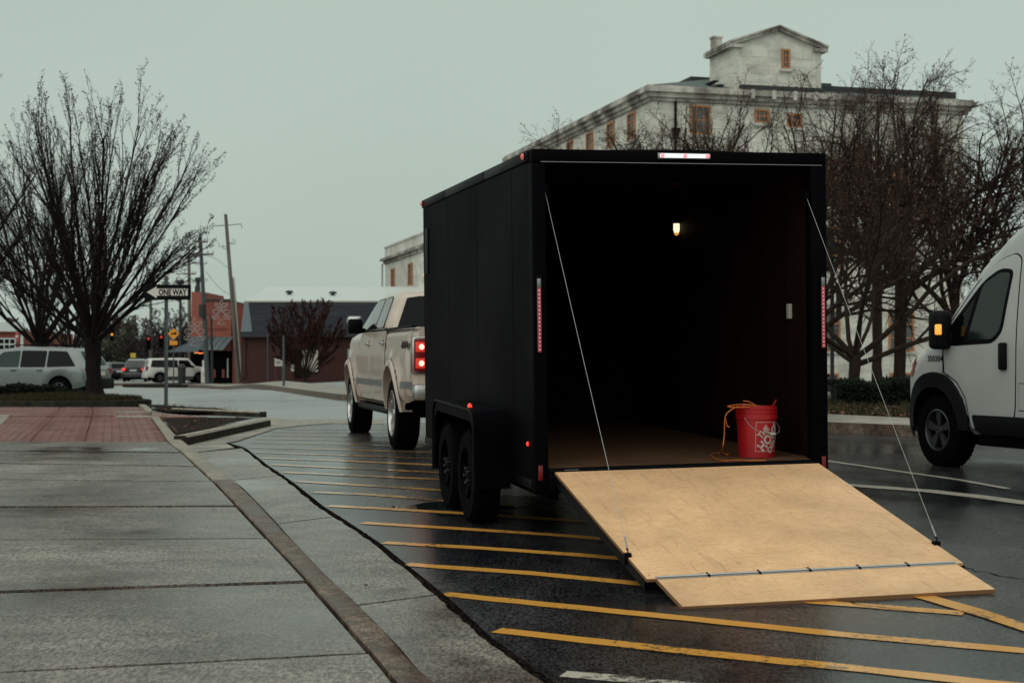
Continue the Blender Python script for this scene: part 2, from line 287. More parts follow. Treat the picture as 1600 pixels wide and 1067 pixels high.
# ------------------------------------------------------------------ mesh builder
class MB:
    def __init__(s): s.v = []; s.f = []; s.mi = []; s.m = None
    def add(s, vs, fs, mi=0):
        k = len(s.v); s.v += [tuple(s.m @ Vector(v)) for v in vs] if s.m else [tuple(v) for v in vs]
        s.f += [tuple(i + k for i in f) for f in fs]; s.mi += [mi] * len(fs); return s
    def hexa(s, b, t, mi=0):     # bottom quad, top quad (same winding)
        n = len(b)
        return s.add(list(b) + list(t), [tuple(range(n))[::-1], tuple(range(n, 2 * n))] + [(i, (i + 1) % n, n + (i + 1) % n, n + i) for i in range(n)], mi)
    def box(s, x0, y0, z0, x1, y1, z1, mi=0):
        b = [(x0, y0, z0), (x1, y0, z0), (x1, y1, z0), (x0, y1, z0)]; return s.hexa(b, [(x, y, z1) for x, y, _ in b], mi)
    def bbox(s, x0, y0, z0, x1, y1, z1, r, mi=0):   # box with chamfered edges
        X = (x0, x0 + r, x1 - r, x1); Y = (y0, y0 + r, y1 - r, y1); Z = (z0, z0 + r, z1 - r, z1)
        bm = bmesh.new(); bmesh.ops.create_cube(bm, size=1)
        for v in bm.verts: v.co = Vector(((x0 + x1) / 2 + v.co.x * (x1 - x0), (y0 + y1) / 2 + v.co.y * (y1 - y0), (z0 + z1) / 2 + v.co.z * (z1 - z0)))
        bmesh.ops.bevel(bm, geom=bm.edges[:], offset=r, segments=2, affect='EDGES', profile=.5)
        bm.verts.ensure_lookup_table(); vs = [v.co.copy() for v in bm.verts]; fs = [[v.index for v in f.verts] for f in bm.faces]; bm.free()
        return s.add(vs, fs, mi)
    def tube(s, pts, r, n=8, mi=0, cap=True):
        pts = [Vector(p) for p in pts]; rs = r if isinstance(r, (list, tuple)) else [r] * len(pts)
        vs = []; fs = []; up = Vector((0, 0, 1)); a = None
        for i, p in enumerate(pts):
            d = (pts[min(i + 1, len(pts) - 1)] - pts[max(i - 1, 0)])
            if d.length < 1e-9: d = up.copy()
            d.normalize()
            if a is None: a = d.cross(Vector((1, 0, 0)) if abs(d.x) < .8 else Vector((0, 1, 0)))
            a = a - d * a.dot(d)
            if a.length < 1e-6: a = d.orthogonal()
            a.normalize(); b = d.cross(a)
            for k in range(n):
                t = 2 * pi * k / n; vs.append(p + (a * cos(t) + b * sin(t)) * rs[i])
        for i in range(len(pts) - 1):
            for k in range(n): fs.append((i * n + k, i * n + (k + 1) % n, (i + 1) * n + (k + 1) % n, (i + 1) * n + k))
        if cap: fs += [tuple(range(n))[::-1], tuple(range((len(pts) - 1) * n, len(pts) * n))]
        return s.add(vs, fs, mi)
    def lathe(s, prof, c, axis='z', n=24, mi=0, a0=0, a1=2 * pi):   # prof: (r, h)
        vs = []; fs = []; m = len(prof); full = abs(a1 - a0 - 2 * pi) < 1e-6; steps = n if full else n + 1
        for k in range(steps):
            t = a0 + (a1 - a0) * k / n
            for r_, h in prof:
                x, y = r_ * cos(t), r_ * sin(t)
                p = {'z': (x, y, h), 'y': (x, h, y), 'x': (h, x, y)}[axis]
                vs.append((c[0] + p[0], c[1] + p[1], c[2] + p[2]))
        for k in range(n):
            k2 = (k + 1) % steps
            for i in range(m - 1): fs.append((k * m + i, k2 * m + i, k2 * m + i + 1, k * m + i + 1))
        return s.add(vs, fs, mi)
    def build(s, name, m, parent=None, smooth=False, label=None, kind=None):
        me = bpy.data.meshes.new(name); me.from_pydata(s.v, [], s.f); me.update()
        ms = m if isinstance(m, (list, tuple)) else [m]
        for q in ms: me.materials.append(M[q] if isinstance(q, str) else q)
        if len(ms) > 1: me.polygons.foreach_set('material_index', s.mi)
        bm = bmesh.new(); bm.from_mesh(me); bmesh.ops.recalc_face_normals(bm, faces=bm.faces); bm.to_mesh(me); bm.free()
        if smooth:
            me.polygons.foreach_set('use_smooth', [True] * len(me.polygons))
            try: me.set_sharp_from_angle(angle=math.radians(smooth if smooth > 1 else 35))
            except Exception: pass
        o = bpy.data.objects.new(name, me); COL.objects.link(o)
        if parent: o.parent = parent
        if label: o['label'] = label
        if kind: o['kind'] = kind
        return o
def thing(name, label, cat, loc=(0, 0, 0), rz=0, group=None):
    o = bpy.data.objects.new(name, None); COL.objects.link(o); o.location = loc; o.rotation_euler = (0, 0, rz)
    o['label'] = label; o['category'] = cat; o.empty_display_size = .2
    if group: o['group'] = group
    return o
def tag(o, label, cat, group=None):
    o['label'] = label; o['category'] = cat
    if group: o['group'] = group
    return o
def copy_tree(o, parent=None):
    c = o.copy(); COL.objects.link(c); c.parent = parent
    for ch in list(o.children): copy_tree(ch, c)
    return c
def txt_mesh(body, size, font_bold=.0, res=2):
    cu = bpy.data.curves.new('lettering', 'FONT'); cu.body = body; cu.size = size; cu.offset = font_bold; cu.resolution_u = res
    cu.align_x = 'CENTER'; cu.align_y = 'CENTER'
    to = bpy.data.objects.new('lettering', cu); COL.objects.link(to)
    C.view_layer.update(); dg = C.evaluated_depsgraph_get(); me = bpy.data.meshes.new_from_object(to.evaluated_get(dg))
    bpy.data.objects.remove(to); bpy.data.curves.remove(cu)
    vs = [v.co.copy() for v in me.vertices]; fs = [tuple(p.vertices) for p in me.polygons]; bpy.data.meshes.remove(me)
    return vs, fs
def resample(pts, step):
    out = []
    n = len(pts)
    for i in range(n):
        a, b = Vector(pts[i]), Vector(pts[(i + 1) % n]); k = max(1, int(math.ceil((b - a).length / step)))
        for j in range(k): out.append(a + (b - a) * (j / k))
    return out
def roundpoly(pts, r, n=4):      # r a number or list
    out = []; m = len(pts)
    for i in range(m):
        p = Vector(pts[i]); a = Vector(pts[i - 1]) - p; b = Vector(pts[(i + 1) % m]) - p
        rr = r[i] if isinstance(r, (list, tuple)) else r; rr = min(rr, a.length * .45, b.length * .45)
        if rr < 1e-4: out.append(tuple(p)); continue
        p0 = p + a.normalized() * rr; p1 = p + b.normalized() * rr
        for k in range(n + 1):
            t = k / n; q = p0 * (1 - t) ** 2 + p * 2 * t * (1 - t) + p1 * t * t; out.append(tuple(q))
    return out
def seg_dist(p, a, b):
    ab = b - a; t = max(0, min(1, (p - a).dot(ab) / max(ab.length_squared, 1e-12))); return (p - a - ab * t).length
def inside(p, poly):
    c = False; n = len(poly); j = n - 1
    for i in range(n):
        a, b = poly[i], poly[j]
        if (a.y > p.y) != (b.y > p.y) and p.x < (b.x - a.x) * (p.y - a.y) / (b.y - a.y) + a.x: c = not c
        j = i
    return c
def panel_2d(outline, step):
    o = resample([Vector(p) for p in outline], step); n = len(o)
    xs = [p.x for p in o]; ys = [p.y for p in o]; pts = list(o)
    x = min(xs) + step * .5
    while x < max(xs):
        y = min(ys) + step * .5
        while y < max(ys):
            p = Vector((x, y))
            if inside(p, o) and min(seg_dist(p, o[i], o[(i + 1) % n]) for i in range(n)) > step * .4: pts.append(p)
            y += step
        x += step
    r = delaunay_2d_cdt(pts, [], [list(range(n))], 1, 1e-6)
    vs = [Vector(v) for v in r[0]]; ds = [min(seg_dist(p, o[i], o[(i + 1) % n]) for i in range(n)) for p in vs]
    return vs, [tuple(f) for f in r[2]], ds, o
def shell(mb, outline, wf, R=.05, step=.09, dark=lambda x, z: False, crown=0, ncross=8, side_mi=0):
    """closed body: both flanks from a side silhouette (x,z), rounded edges, and the skin across"""
    vs, fs, ds, o = panel_2d(outline, step)
    for sgn in (1, -1):
        q = []
        for p, d in zip(vs, ds):
            t = max(0, 1 - d / R); q.append((p.x, sgn * (wf(p.x, p.y) - R * (1 - math.sqrt(max(0, 1 - t * t)))), p.y))
        mb.add(q, fs, side_mi)
    n = len(o); rows = []; k = 0; q = []; fs2 = [[], []]
    for p in o:
        w_ = wf(p.x, p.y) - R
        for j in range(ncross + 1):
            y = -w_ + 2 * w_ * j / ncross; q.append((p.x, y, p.y + (crown * (1 - (y / w_) ** 2) if not dark(p.x, p.y) else 0)))
    for i in range(n):
        i2 = (i + 1) % n; m = (o[i] + o[i2]) / 2
        for j in range(ncross):
            fs2[1 if dark(m.x, m.y) else 0].append((i * (ncross + 1) + j, i2 * (ncross + 1) + j, i2 * (ncross + 1) + j + 1, i * (ncross + 1) + j + 1))
    mb.add(q, fs2[0], 0); mb.add(q, fs2[1], 1)
def side_panel(mb, outline, wf, off, step=.1, sgn=1, R=0, mi=0, skirt=.004):
    vs, fs, ds, o = panel_2d(outline, step)
    q = []
    for p, d in zip(vs, ds):
        t = max(0, 1 - d / R) if R else 0; q.append((p.x, sgn * (wf(p.x, p.y) + off - R * (1 - math.sqrt(max(0, 1 - t * t)))), p.y))
    mb.add(q, fs, mi)
    n = len(o); a = [(p.x, sgn * (wf(p.x, p.y) + off - R), p.y) for p in o]; b = [(p.x, sgn * (wf(p.x, p.y) - skirt), p.y) for p in o]
    mb.add(a + b, [(i, (i + 1) % n, n + (i + 1) % n, n + i) for i in range(n)], mi)
def arc(cx, cz, r, a0, a1, n=14, sz=1.0):
    return [(cx + r * cos(math.radians(a0 + (a1 - a0) * i / n)), cz + sz * r * sin(math.radians(a0 + (a1 - a0) * i / n))) for i in range(n + 1)]
def wheel(parent, c, r, wd, rr, out, style='five', rim='darkrim', spokes=6, tread=True):
    """c centre of the outer face plane; out = +1 when the outer face points to +y"""
    x, y, z = c; t = MB(); s = out
    prof = [(rr, -wd * s), (r * .93, -wd * s), (r * .985, -wd * .93 * s), (r, -wd * .8 * s), (r, -wd * .2 * s), (r * .985, -wd * .06 * s), (r * .93, 0), (rr + .01, .004 * s), (rr, -.01 * s), (rr, -wd * s)]
    t.lathe([(a, h) for a, h in prof], (x, y, z), 'y', 40)
    if tread:
        for k in range(40):
            a = 2 * pi * k / 40; ca, sa = cos(a), sin(a)
            for (h0, h1, da) in ((.08, .42, 0), (.55, .92, .5)):
                a2 = a + da * 2 * pi / 40; b0, b1 = a2 - .05, a2 + .05
                bt = [(x + r * .99 * cos(b0), y - wd * h0 * s, z + r * .99 * sin(b0)), (x + r * .99 * cos(b1), y - wd * h0 * s, z + r * .99 * sin(b1)), (x + r * .99 * cos(b1), y - wd * h1 * s, z + r * .99 * sin(b1)), (x + r * .99 * cos(b0), y - wd * h1 * s, z + r * .99 * sin(b0))]
                tp = [(x + (p[0] - x) * 1.025, p[1], z + (p[2] - z) * 1.025) for p in bt]; t.hexa(bt, tp)
    w_ = t.build('wheel', 'rubber', parent, smooth=40)
    m = MB(); m.lathe([(rr, 0), (rr * .94, .006 * s), (rr * .9, -.01 * s), (rr * .86, -wd * .5 * s), (rr * .84, -wd * .8 * s)], (x, y, z), 'y', 32)
    m.lathe([(.0, -.012 * s), (rr * .17, -.015 * s), (rr * .22, -.035 * s), (rr * .24, -.07 * s)], (x, y, z), 'y', 20)
    for k in range(spokes):
        a = 2 * pi * k / spokes + .3
        for da in ((-.13, .13) if style == 'split' else (0,)):
            d0 = a + da * .3; d1 = a + da; hw0, hw1 = rr * .09, rr * (.09 if style == 'split' else .13)
            p0 = Vector((cos(d0) * rr * .15, 0, sin(d0) * rr * .15)); p1 = Vector((cos(d1) * rr * .93, 0, sin(d1) * rr * .93)); n_ = (p1 - p0).normalized().cross(Vector((0, 1, 0)))
            c0 = Vector((x, y, z)); yy = Vector((0, s, 0))
            tp = [c0 + p0 + n_ * hw0 - yy * .022, c0 + p0 - n_ * hw0 - yy * .022, c0 + p1 - n_ * hw1 - yy * .012, c0 + p1 + n_ * hw1 - yy * .012]
            m.hexa([p - yy * .035 for p in tp], tp)
    for k in range(5):
        a = 2 * pi * k / 5 + .6; m.lathe([(.012, -.03 * s), (.012, -.004 * s), (0, 0)], (x + cos(a) * rr * .13, y, z + sin(a) * rr * .13), 'y', 8)
    m.build('rim', rim, w_, smooth=40)
    m = MB(); m.lathe([(0, -wd * .55 * s), (rr * .86, -wd * .55 * s)], (x, y, z), 'y', 24); m.build('brake_disc', 'blackmat', w_)
    return w_
# ------------------------------------------------------------------ the ground
def sheet(name, x0, x1, nx, ys, h, m, kind='structure'):
    b = MB(); xs = [x0 + (x1 - x0) * i / nx for i in range(nx + 1)]
    b.add([(x, y, zg(x, y) + h) for y in ys for x in xs], [(j * (nx + 1) + i, j * (nx + 1) + i + 1, (j + 1) * (nx + 1) + i + 1, (j + 1) * (nx + 1) + i) for j in range(len(ys) - 1) for i in range(nx)])
    return b.build(name, m, kind=kind, smooth=True)
ys = [-12 + i for i in range(0, 92)] + [80 + i * 5 for i in range(0, 20)] + [190, 230, 300, 400, 600, 900]
road = sheet('parking_lot', -160, 160, 160, [y for y in ys if y < 25] + [25], 0, 'asphalt')
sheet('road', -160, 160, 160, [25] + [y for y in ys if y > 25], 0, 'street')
def gpoly(b, px, h, th, low=None, extra=None):
    """prism on the ground; px = outline in photograph pixels or ready world (x, y) pairs flagged by Vector"""
    w_ = []
    for q in px:
        if isinstance(q, Vector): w_.append(Vector((q.x, q.y, zg(q.x, q.y) + h)))
        else: w_.append(G(q[0], q[1], h))
    b.hexa([(p.x, p.y, p.z - th) for p in w_], w_)
    return w_
# sidewalk: joint lines given at the left margin and at the kerb
HW = .08
joints = [((0, 1300), (830, 1225)), ((0, 1050), (600, 1019)), ((0, 925), (484, 909)), ((0, 843.5), (420, 841)), ((0, 791.8), (372, 790.5)), ((0, 749), (335, 752)), ((0, 723.5), (308, 728)), ((0, 704), (285, 707)), ((0, 689.5), (264, 690))]
kerb_in = [(960, 1330), (760, 1190), (622, 1067), (585, 1022), (530, 961), (484, 909), (420, 841), (372, 790), (335, 752), (308, 727), (285, 706), (263, 690), (249, 669), (236, 651)]
kerb_out = [(1060, 1290), (845, 1190), (670, 1067), (618, 1005), (563, 950), (517, 908), (457, 845), (414, 797), (378, 761), (343, 735), (306, 706), (280, 685), (262, 667), (248, 651)]
KI = [G(x, y, HW) for x, y in kerb_in]; KO = [G(x, y, .012) for x, y in kerb_out]
def on_line(poly, Y):
    for a, b in zip(poly[:-1], poly[1:]):
        if a.y <= Y <= b.y: t = (Y - a.y) / (b.y - a.y); return a + (b - a) * t
    return poly[0] if Y < poly[0].y else poly[-1]
bed = MB(); L_ = [Vector((-14, -4, 0)), Vector((-14, 10, 0)), Vector((-14, 36, 0))]
k2 = [p.copy() for p in KI]
for i in range(len(k2) - 1):
    a, b = k2[i], k2[i + 1]
    bed.add([(-14, a.y, zg(-14, a.y) + .045), (a.x + .02, a.y, zg(a.x, a.y) + .045), (b.x + .02, b.y, zg(b.x, b.y) + .045), (-14, b.y, zg(-14, b.y) + .045)], [(0, 1, 2, 3)])
walk = bed.build('sidewalk', 'gap', kind='structure')
jw = []
for (l, r) in joints:
    a, b = G(*l, HW), G(*r, HW); d = (b - a)
    jw.append((a, b))
rnd = random.Random(3)
for i in range(len(jw) - 1):
    (a0, b0), (a1, b1) = jw[i], jw[i + 1]
    def cut(a, b, off):
        a = a.copy(); b = b.copy(); a.y += off; b.y += off
        ex = a + (a - b) * ((a.x + 7.5) / (b.x - a.x)) if b.x != a.x else a
        k = on_line(KI, b.y); y_ = a.y + (b.y - a.y) * (k.x - a.x) / (b.x - a.x); k = on_line(KI, y_)
        return Vector((ex.x, ex.y, 0)), Vector((k.x - .026, y_, 0))
    p0, q0 = cut(a0, b0, .022 + .005 * i); p1, q1 = cut(a1, b1, -.022 - .005 * i)
    m_ = MB(); n = 40
    # ragged front and back edges, one slab
    lo = [p0 + (q0 - p0) * (k / n) + Vector((0, rnd.uniform(-.007, .007), 0)) for k in range(n + 1)]
    hi = [p1 + (q1 - p1) * (k / n) + Vector((0, rnd.uniform(-.004, .004), 0)) for k in range(n + 1)]
    # right edge follows the kerb
    mids = [Vector((k.x - .026, k.y, 0)) for k in KI if q0.y + .05 < k.y < q1.y - .05]
    loop = lo + mids + hi[::-1]
    dz = rnd.uniform(-.004, .004)
    top = [Vector((p.x, p.y, zg(p.x, p.y) + HW + dz)) for p in loop]; m_.hexa([(p.x, p.y, p.z - .05) for p in top], top)
    m_.build('slab', 'walk', walk)
# kerb stones
kroot = MB()
for i in range(len(KI) - 1):
    a, b, c, d = KI[i], KO[i], KO[i + 1], KI[i + 1]
    kroot.add([(a.x, a.y, a.z - .1), (b.x, b.y, b.z - .06), (c.x, c.y, c.z - .06), (d.x, d.y, d.z - .1)], [(0, 1, 2, 3)])
kroot = kroot.build('kerb', 'gap', kind='structure')
cuts = [KI[0].y, KI[1].y + .4, on_line(KI, G(530, 965, HW).y).y, on_line(KI, G(399, 818, HW).y).y, on_line(KI, G(333, 750, HW).y).y, on_line(KI, G(290, 712, HW).y).y, KI[-1].y]
for i in range(len(cuts) - 1):
    y0, y1 = cuts[i] + .006, cuts[i + 1] - .006; n = 10; vs = []; m_ = MB()
    for k in range(n + 1):
        y = y0 + (y1 - y0) * k / n; a = on_line(KI, y); o_ = on_line(KO, y + .03)
        d = o_ - a; g = zg(a.x, a.y)
        jr = rnd.uniform(-.003, .003)
        row = [(a.x, a.y, g - .05), (a.x + .004, a.y, g + HW - .006), (a.x + .014, a.y, g + HW + .004), (a.x + d.x * .62 + jr, a.y + d.y * .62, g + HW + .004), (a.x + d.x * .74 + jr, a.y + d.y * .74, g + HW - .012), (a.x + d.x * .95, a.y + d.y * .95, g + .02), (a.x + d.x * 1.0, a.y + d.y * 1.0, g - .03)]
        vs += row
    r7 = 7; m_.add(vs, [(k * r7 + j, k * r7 + j + 1, (k + 1) * r7 + j + 1, (k + 1) * r7 + j) for k in range(n) for j in range(6)] + [tuple(range(7)), tuple(range(n * 7, n * 7 + 7))])
    m_.build('kerb_stone', 'kerb' if i < 4 else 'kerbpale', kroot, smooth=40)
# gutter slabs
g_out = [(1150, 1290), (980, 1170), (853, 1067), (752, 993), (685, 930), (631, 886), (585, 848), (530, 811), (497, 790), (450, 752), (413, 727), (379, 700), (354, 693)]
GO = [G(x, y, .012) for x, y in g_out]
gj = [((1060, 1290), (1150, 1290)), ((783, 1147), (955, 1147)), ((562, 945), (677, 929)), ((430, 818), (520, 807)), ((367, 750), (434, 743)), ((306, 707), (366, 700))]
gb = MB()
for i in range(len(GO) - 1):
    a, b = GO[i], GO[i + 1]; c, d = on_line(KO, a.y), on_line(KO, b.y)
    gb.add([(c.x - .05, a.y, zg(c.x, a.y) + .004), (a.x + .05, a.y, zg(a.x, a.y) + .004), (b.x + .05, b.y, zg(b.x, b.y) + .004), (d.x - .05, b.y, zg(d.x, b.y) + .004)], [(0, 1, 2, 3)])
gutter = gb.build('gutter', 'gap', kind='structure')
for i in range(len(gj) - 1):
    (l0, r0), (l1, r1) = gj[i], gj[i + 1]; A, B, Cc, D = G(*l0, .012), G(*r0, .012), G(*r1, .012), G(*l1, .012)
    rt = [p for p in GO if B.y + .05 < p.y < Cc.y - .05]; lf = [p for p in KO if A.y + .05 < p.y < D.y - .05]
    loop = [on_line(KO, A.y) + Vector((.0, .006, 0)), on_line(GO, B.y) + Vector((-.01, .006, 0))] + [p + Vector((-.01 + rnd.uniform(-.012, .006), 0, 0)) for p in resample(rt, .3)[:-1] if B.y + .05 < p.y < Cc.y - .05] if False else None
    def lin(poly, y0, y1, n, off, j=0): return [Vector((on_line(poly, y0 + (y1 - y0) * k / n).x + off + rnd.uniform(-j, j), y0 + (y1 - y0) * k / n, 0)) for k in range(n + 1)]
    right = lin(GO, B.y + .016, Cc.y - .016, 24, -.012, .01); left = lin(KO, A.y + .016, D.y - .016, 10, .004)
    lp = right + left[::-1]; tp = [Vector((p.x, p.y, zg(p.x, p.y) + .012)) for p in lp]
    MB().hexa([(p.x, p.y, p.z - .03) for p in tp], tp).build('slab', 'gutter', gutter)
# concrete apron from the gutter end to the planter tip
m_ = MB(); gpoly(m_, [(306, 706), (366, 699), (352, 692), (372, 688), (402, 678), (432, 668.5), (474, 664), (470, 661), (423, 664), (400, 668), (292, 696)], .013, .03)
m_.build('slab', 'pavement', gutter)
m_ = MB(); gpoly(m_, [(425, 663.5), (474, 664), (520, 661), (600, 662), (600, 656), (455, 655), (405, 651.5)], .011, .02); m_.build('slab', 'kerbpale', gutter)
# debris that lies in the joint between gutter and asphalt, in the kerb corner and round the planter
m_ = MB()
def litter(b, line, spread, n, s0, s1, h=.012):
    for _ in range(n):
        k = rnd.randrange(len(line) - 1); t = rnd.random(); p = line[k] + (line[k + 1] - line[k]) * t
        x = p.x + rnd.gauss(0, spread); y = p.y + rnd.gauss(0, spread); z = zg(x, y) + h; s = rnd.uniform(s0, s1); a = rnd.random() * 6.3
        vs = [(x + s * cos(a + q), y + s * sin(a + q) * rnd.uniform(.4, 1), z + rnd.uniform(0, s * .5)) for q in (0, 1.7, 3.1, 4.6)]
        b.add(vs + [(x, y, z + s * .5)], [(0, 1, 4), (1, 2, 4), (2, 3, 4), (3, 0, 4)])
dl = [G(x, y) for x, y in g_out]
litter(m_, dl, .012, 3600, .004, .012, .006)
m_.build('joint_debris', 'soil', kind='stuff')['label'] = 'dark grit and leaf crumbs along the joint between gutter and asphalt'
# brick paving
bb = MB(); BR0 = G(264, 690, HW).y; BR1 = 30.6
bp_ = [G(236, 651, HW), G(217, 632, HW)]
KI2 = KI + [G(230, 643, HW), G(219, 634, HW), G(216, 631.5, HW)]
def xr(y): return on_line(KI2, y).x
nseg = 14
for i in range(nseg):
    y0 = BR0 + (BR1 - BR0) * i / nseg; y1 = BR0 + (BR1 - BR0) * (i + 1) / nseg
    bb.add([(-14, y0, zg(-14, y0) + HW - .03), (xr(y0), y0, zg(xr(y0), y0) + HW - .03), (xr(y1), y1, zg(xr(y1), y1) + HW - .03), (-14, y1, zg(-14, y1) + HW - .03)], [(0, 1, 2, 3)])
pav = bb.build('brick_paving', 'gap', kind='structure')
pitch_y, pitch_x = .108, .215
unit = MB(); unit.bbox(-.101, -.0475, -.04, .101, .0475, .0, .005)
# simple brick mesh shared by the individual bricks
ub = MB(); ub.hexa([(-.101, -.048, -.04), (.101, -.048, -.04), (.101, .048, -.04), (-.101, .048, -.04)], [(-.097, -.044, 0), (.097, -.044, 0), (.097, .044, 0), (-.097, .044, 0)])
rows = int((BR1 - BR0) / pitch_y); rest = MB(); cnt = 0; proto = None
# wide dark joints run along the kerb direction, at set offsets from it
for r in range(rows):
    y = BR0 + .05 + r * pitch_y; x1 = xr(y); k = 0; x = x1 - .12; off = .0 if r % 2 else pitch_x / 2; band = (.55, 1.12, 1.75)
    if 651.2 > 560 + F * (EYE - zg(x1, y) - HW) / y > 649.4: continue
    while x > -13.8:
        d = x1 - x; skip = any(abs(d - q) < .02 for q in ())
        cx = x - off * .999; dz = rnd.uniform(-.002, .002); z = zg(cx, y) + HW + dz
        dd = x1 - cx; gapd = any(abs(dd - q) < .03 for q in (.5, .98, 1.6))
        if cx + .1 < x1 - .01 and not gapd:
            if cnt < 296 and cx > -.37 * y - .3:
                if proto is None: proto = ub.build('brick', 'brick', pav); o = proto
                else: o = proto.copy(); COL.objects.link(o)
                o.location = (cx, y, z); o.rotation_euler = (rnd.uniform(-.006, .006), rnd.uniform(-.006, .006), rnd.uniform(-.012, .012)); cnt += 1
            else:
                a, b = .097 , .0445
                rest.add([(cx - a, y - b, z), (cx + a, y - b, z), (cx + a, y + b, z), (cx - a, y + b, z), (cx - a - .004, y - b - .003, z - .03), (cx + a + .004, y - b - .003, z - .03)], [(0, 1, 2, 3), (4, 5, 1, 0)])
        x -= pitch_x
rest.build('brick_field', 'brick', pav, kind='stuff')
# pale concrete strips let into the bricks and a pale slab at the left
for pl in ([(180, 649.2), (236, 649.2), (238, 651.4), (181, 651.4)], [(179, 642.5), (232, 642.5), (233, 644), (180, 644)], [(-60, 648), (16, 648), (2, 663), (-60, 668)]):
    m_ = MB(); gpoly(m_, pl, HW + .006, .05); m_.build('slab', 'pavement', pav)
m_ = MB(); gpoly(m_, [(236, 650.5), (325, 651.3), (262, 646), (238, 643.5)], HW + .001, .07); m_.build('ramp_path', 'brick', pav)
# little kerb beyond the path
m_ = MB(); gpoly(m_, [(216, 630.5), (228, 632), (238, 640), (236, 643), (229, 643)], HW + .02, .1); m_.build('kerb_stone', 'kerbpale', kroot)
# planter beds
def planter(name, dirt, top0, top1, face0, face1, hh, lab, dep=.16):
    A, B = G(*face0), G(*face1); n_ = Vector((B.y - A.y, -(B.x - A.x), 0)).normalized()
    if n_.y > 0: n_ = -n_
    t = thing(name, lab, 'planter', (0, 0, 0))
    m_ = MB(); A2, B2 = A - n_ * dep, B - n_ * dep; dvec = (B - A).normalized() * .0
    def q(p, h): return (p.x, p.y, p.z + h)
    n = 8; vs = []
    for k in range(n + 1):
        p = A + (B - A) * (k / n); s_ = A2 + (B2 - A2) * (k / n); j = rnd.uniform(-.004, .004)
        vs += [q(p, -.05), (p.x + n_.x * j, p.y + n_.y * j, p.z + hh - .02), (p.x - n_.x * .02, p.y - n_.y * .02, p.z + hh + j), (s_.x, s_.y, s_.z + hh), q(s_, -.05)]
    m_.add(vs, [(k * 5 + j, k * 5 + j + 1, k * 5 + 6 + j, k * 5 + 5 + j) for k in range(n) for j in range(4)] + [(0, 1, 2, 3, 4), tuple(range(n * 5, n * 5 + 5))])
    m_.mi = [1 if i % 4 == 0 else 0 for i in range(n * 4)] + [1, 1]; m_.build('edging', ['kerbpale', 'kerbdark'], t, smooth=40)  # front face and ends in darker stone, shade put into the colour
    m_ = MB(); w_ = [G(*p, hh - .035) for p in dirt]; cx = sum(p.x for p in w_) / len(w_); cy = sum(p.y for p in w_) / len(w_)
    rs = [w_[i] + (w_[(i + 1) % len(w_)] - w_[i]) * (k / 6) for i in range(len(w_)) for k in range(6)]
    N_ = len(rs); vs = []
    for ring, f in enumerate((1, .75, .5, .25)):
        for p in rs: vs.append((cx + (p.x - cx) * f, cy + (p.y - cy) * f, p.z + (0 if ring == 0 else rnd.uniform(-.01, .03))))
    vs.append((cx, cy, w_[0].z + .02)); fs = [(r_ * N_ + i, r_ * N_ + (i + 1) % N_, (r_ + 1) * N_ + (i + 1) % N_, (r_ + 1) * N_ + i) for r_ in range(3) for i in range(N_)] + [(3 * N_ + i, 3 * N_ + (i + 1) % N_, 4 * N_) for i in range(N_)]
    m_.add(vs, fs); m_.build('mulch', 'soil', t)
    lm = MB()
    for _ in range(90):
        a, b = rnd.choice(w_), rnd.choice(w_); c = rnd.choice(w_); u, v = rnd.random(), rnd.random()
        if u + v > 1: u, v = 1 - u, 1 - v
        p = a + (b - a) * u + (c - a) * v; s = rnd.uniform(.008, .018); an = rnd.random() * 6
        lm.add([(p.x + s * cos(an + q_), p.y + s * sin(an + q_), p.z + rnd.uniform(.0, .035) + .02) for q_ in (0, 1.3, 3.1, 4.4)], [(0, 1, 2, 3)])
    lm.build('fallen_leaves', 'leaflitter', t, kind='stuff')
planter('planter_bed', [(254, 652.6), (325, 651.8), (400, 653), (275, 678)], None, None, (292, 697), (423, 666.8), .125, 'triangular mulch planter with concrete edging nearest the striped asphalt')
planter('planter_bed', [(226, 632.5), (275, 633.7), (330, 638), (395, 643.5), (262, 643)], None, None, (266, 645.5), (405, 652), .10, 'long narrow mulch bed round the foot of the one way sign')
# grass island under the big bare tree
TC = Vector((-7.95 - 1.6, 32.3, 0))
m_ = MB(); n = 44; z0 = ISZ = zg(-9, 32); vs = []
prof = [(1.0, 0), (1.0, .17), (.975, .185), (.93, .185), (.92, .15), (.6, .22), (.25, .26)]
for k in range(n):
    a = 2 * pi * k / n; rx, ry = 1.9, 1.25
    for f, h in prof: vs.append((TC.x + rx * f * cos(a), TC.y + ry * f * sin(a), z0 + h))
q = len(prof); m_.add(vs, [(k * q + i, ((k + 1) % n) * q + i, ((k + 1) % n) * q + i + 1, k * q + i + 1) for k in range(n) for i in range(3)])
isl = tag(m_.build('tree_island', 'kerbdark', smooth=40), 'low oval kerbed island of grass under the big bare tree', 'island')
m2 = MB(); m2.add(vs + [(TC.x, TC.y, z0 + .27)], [(k * q + i, ((k + 1) % n) * q + i, ((k + 1) % n) * q + i + 1, k * q + i + 1) for k in range(n) for i in (3, 4, 5)] + [(k * q + 6, ((k + 1) % n) * q + 6, n * q) for k in range(n)])
m2.build('soil_mound', 'lawnm', isl, smooth=True)
gm = MB()
def tufts(b, n, fpos, h0, h1, w0=.006):
    for _ in range(n):
        p = fpos()
        for k in range(5):
            a = rnd.random() * 6.3; h = rnd.uniform(h0, h1); l = rnd.uniform(.1, .7) * h; x, y, z = p.x + rnd.gauss(0, .02), p.y + rnd.gauss(0, .02), p.z
            b.add([(x - w0 * sin(a), y + w0 * cos(a), z), (x + w0 * sin(a), y - w0 * cos(a), z), (x + l * cos(a), y + l * sin(a), z + h)], [(0, 1, 2)])
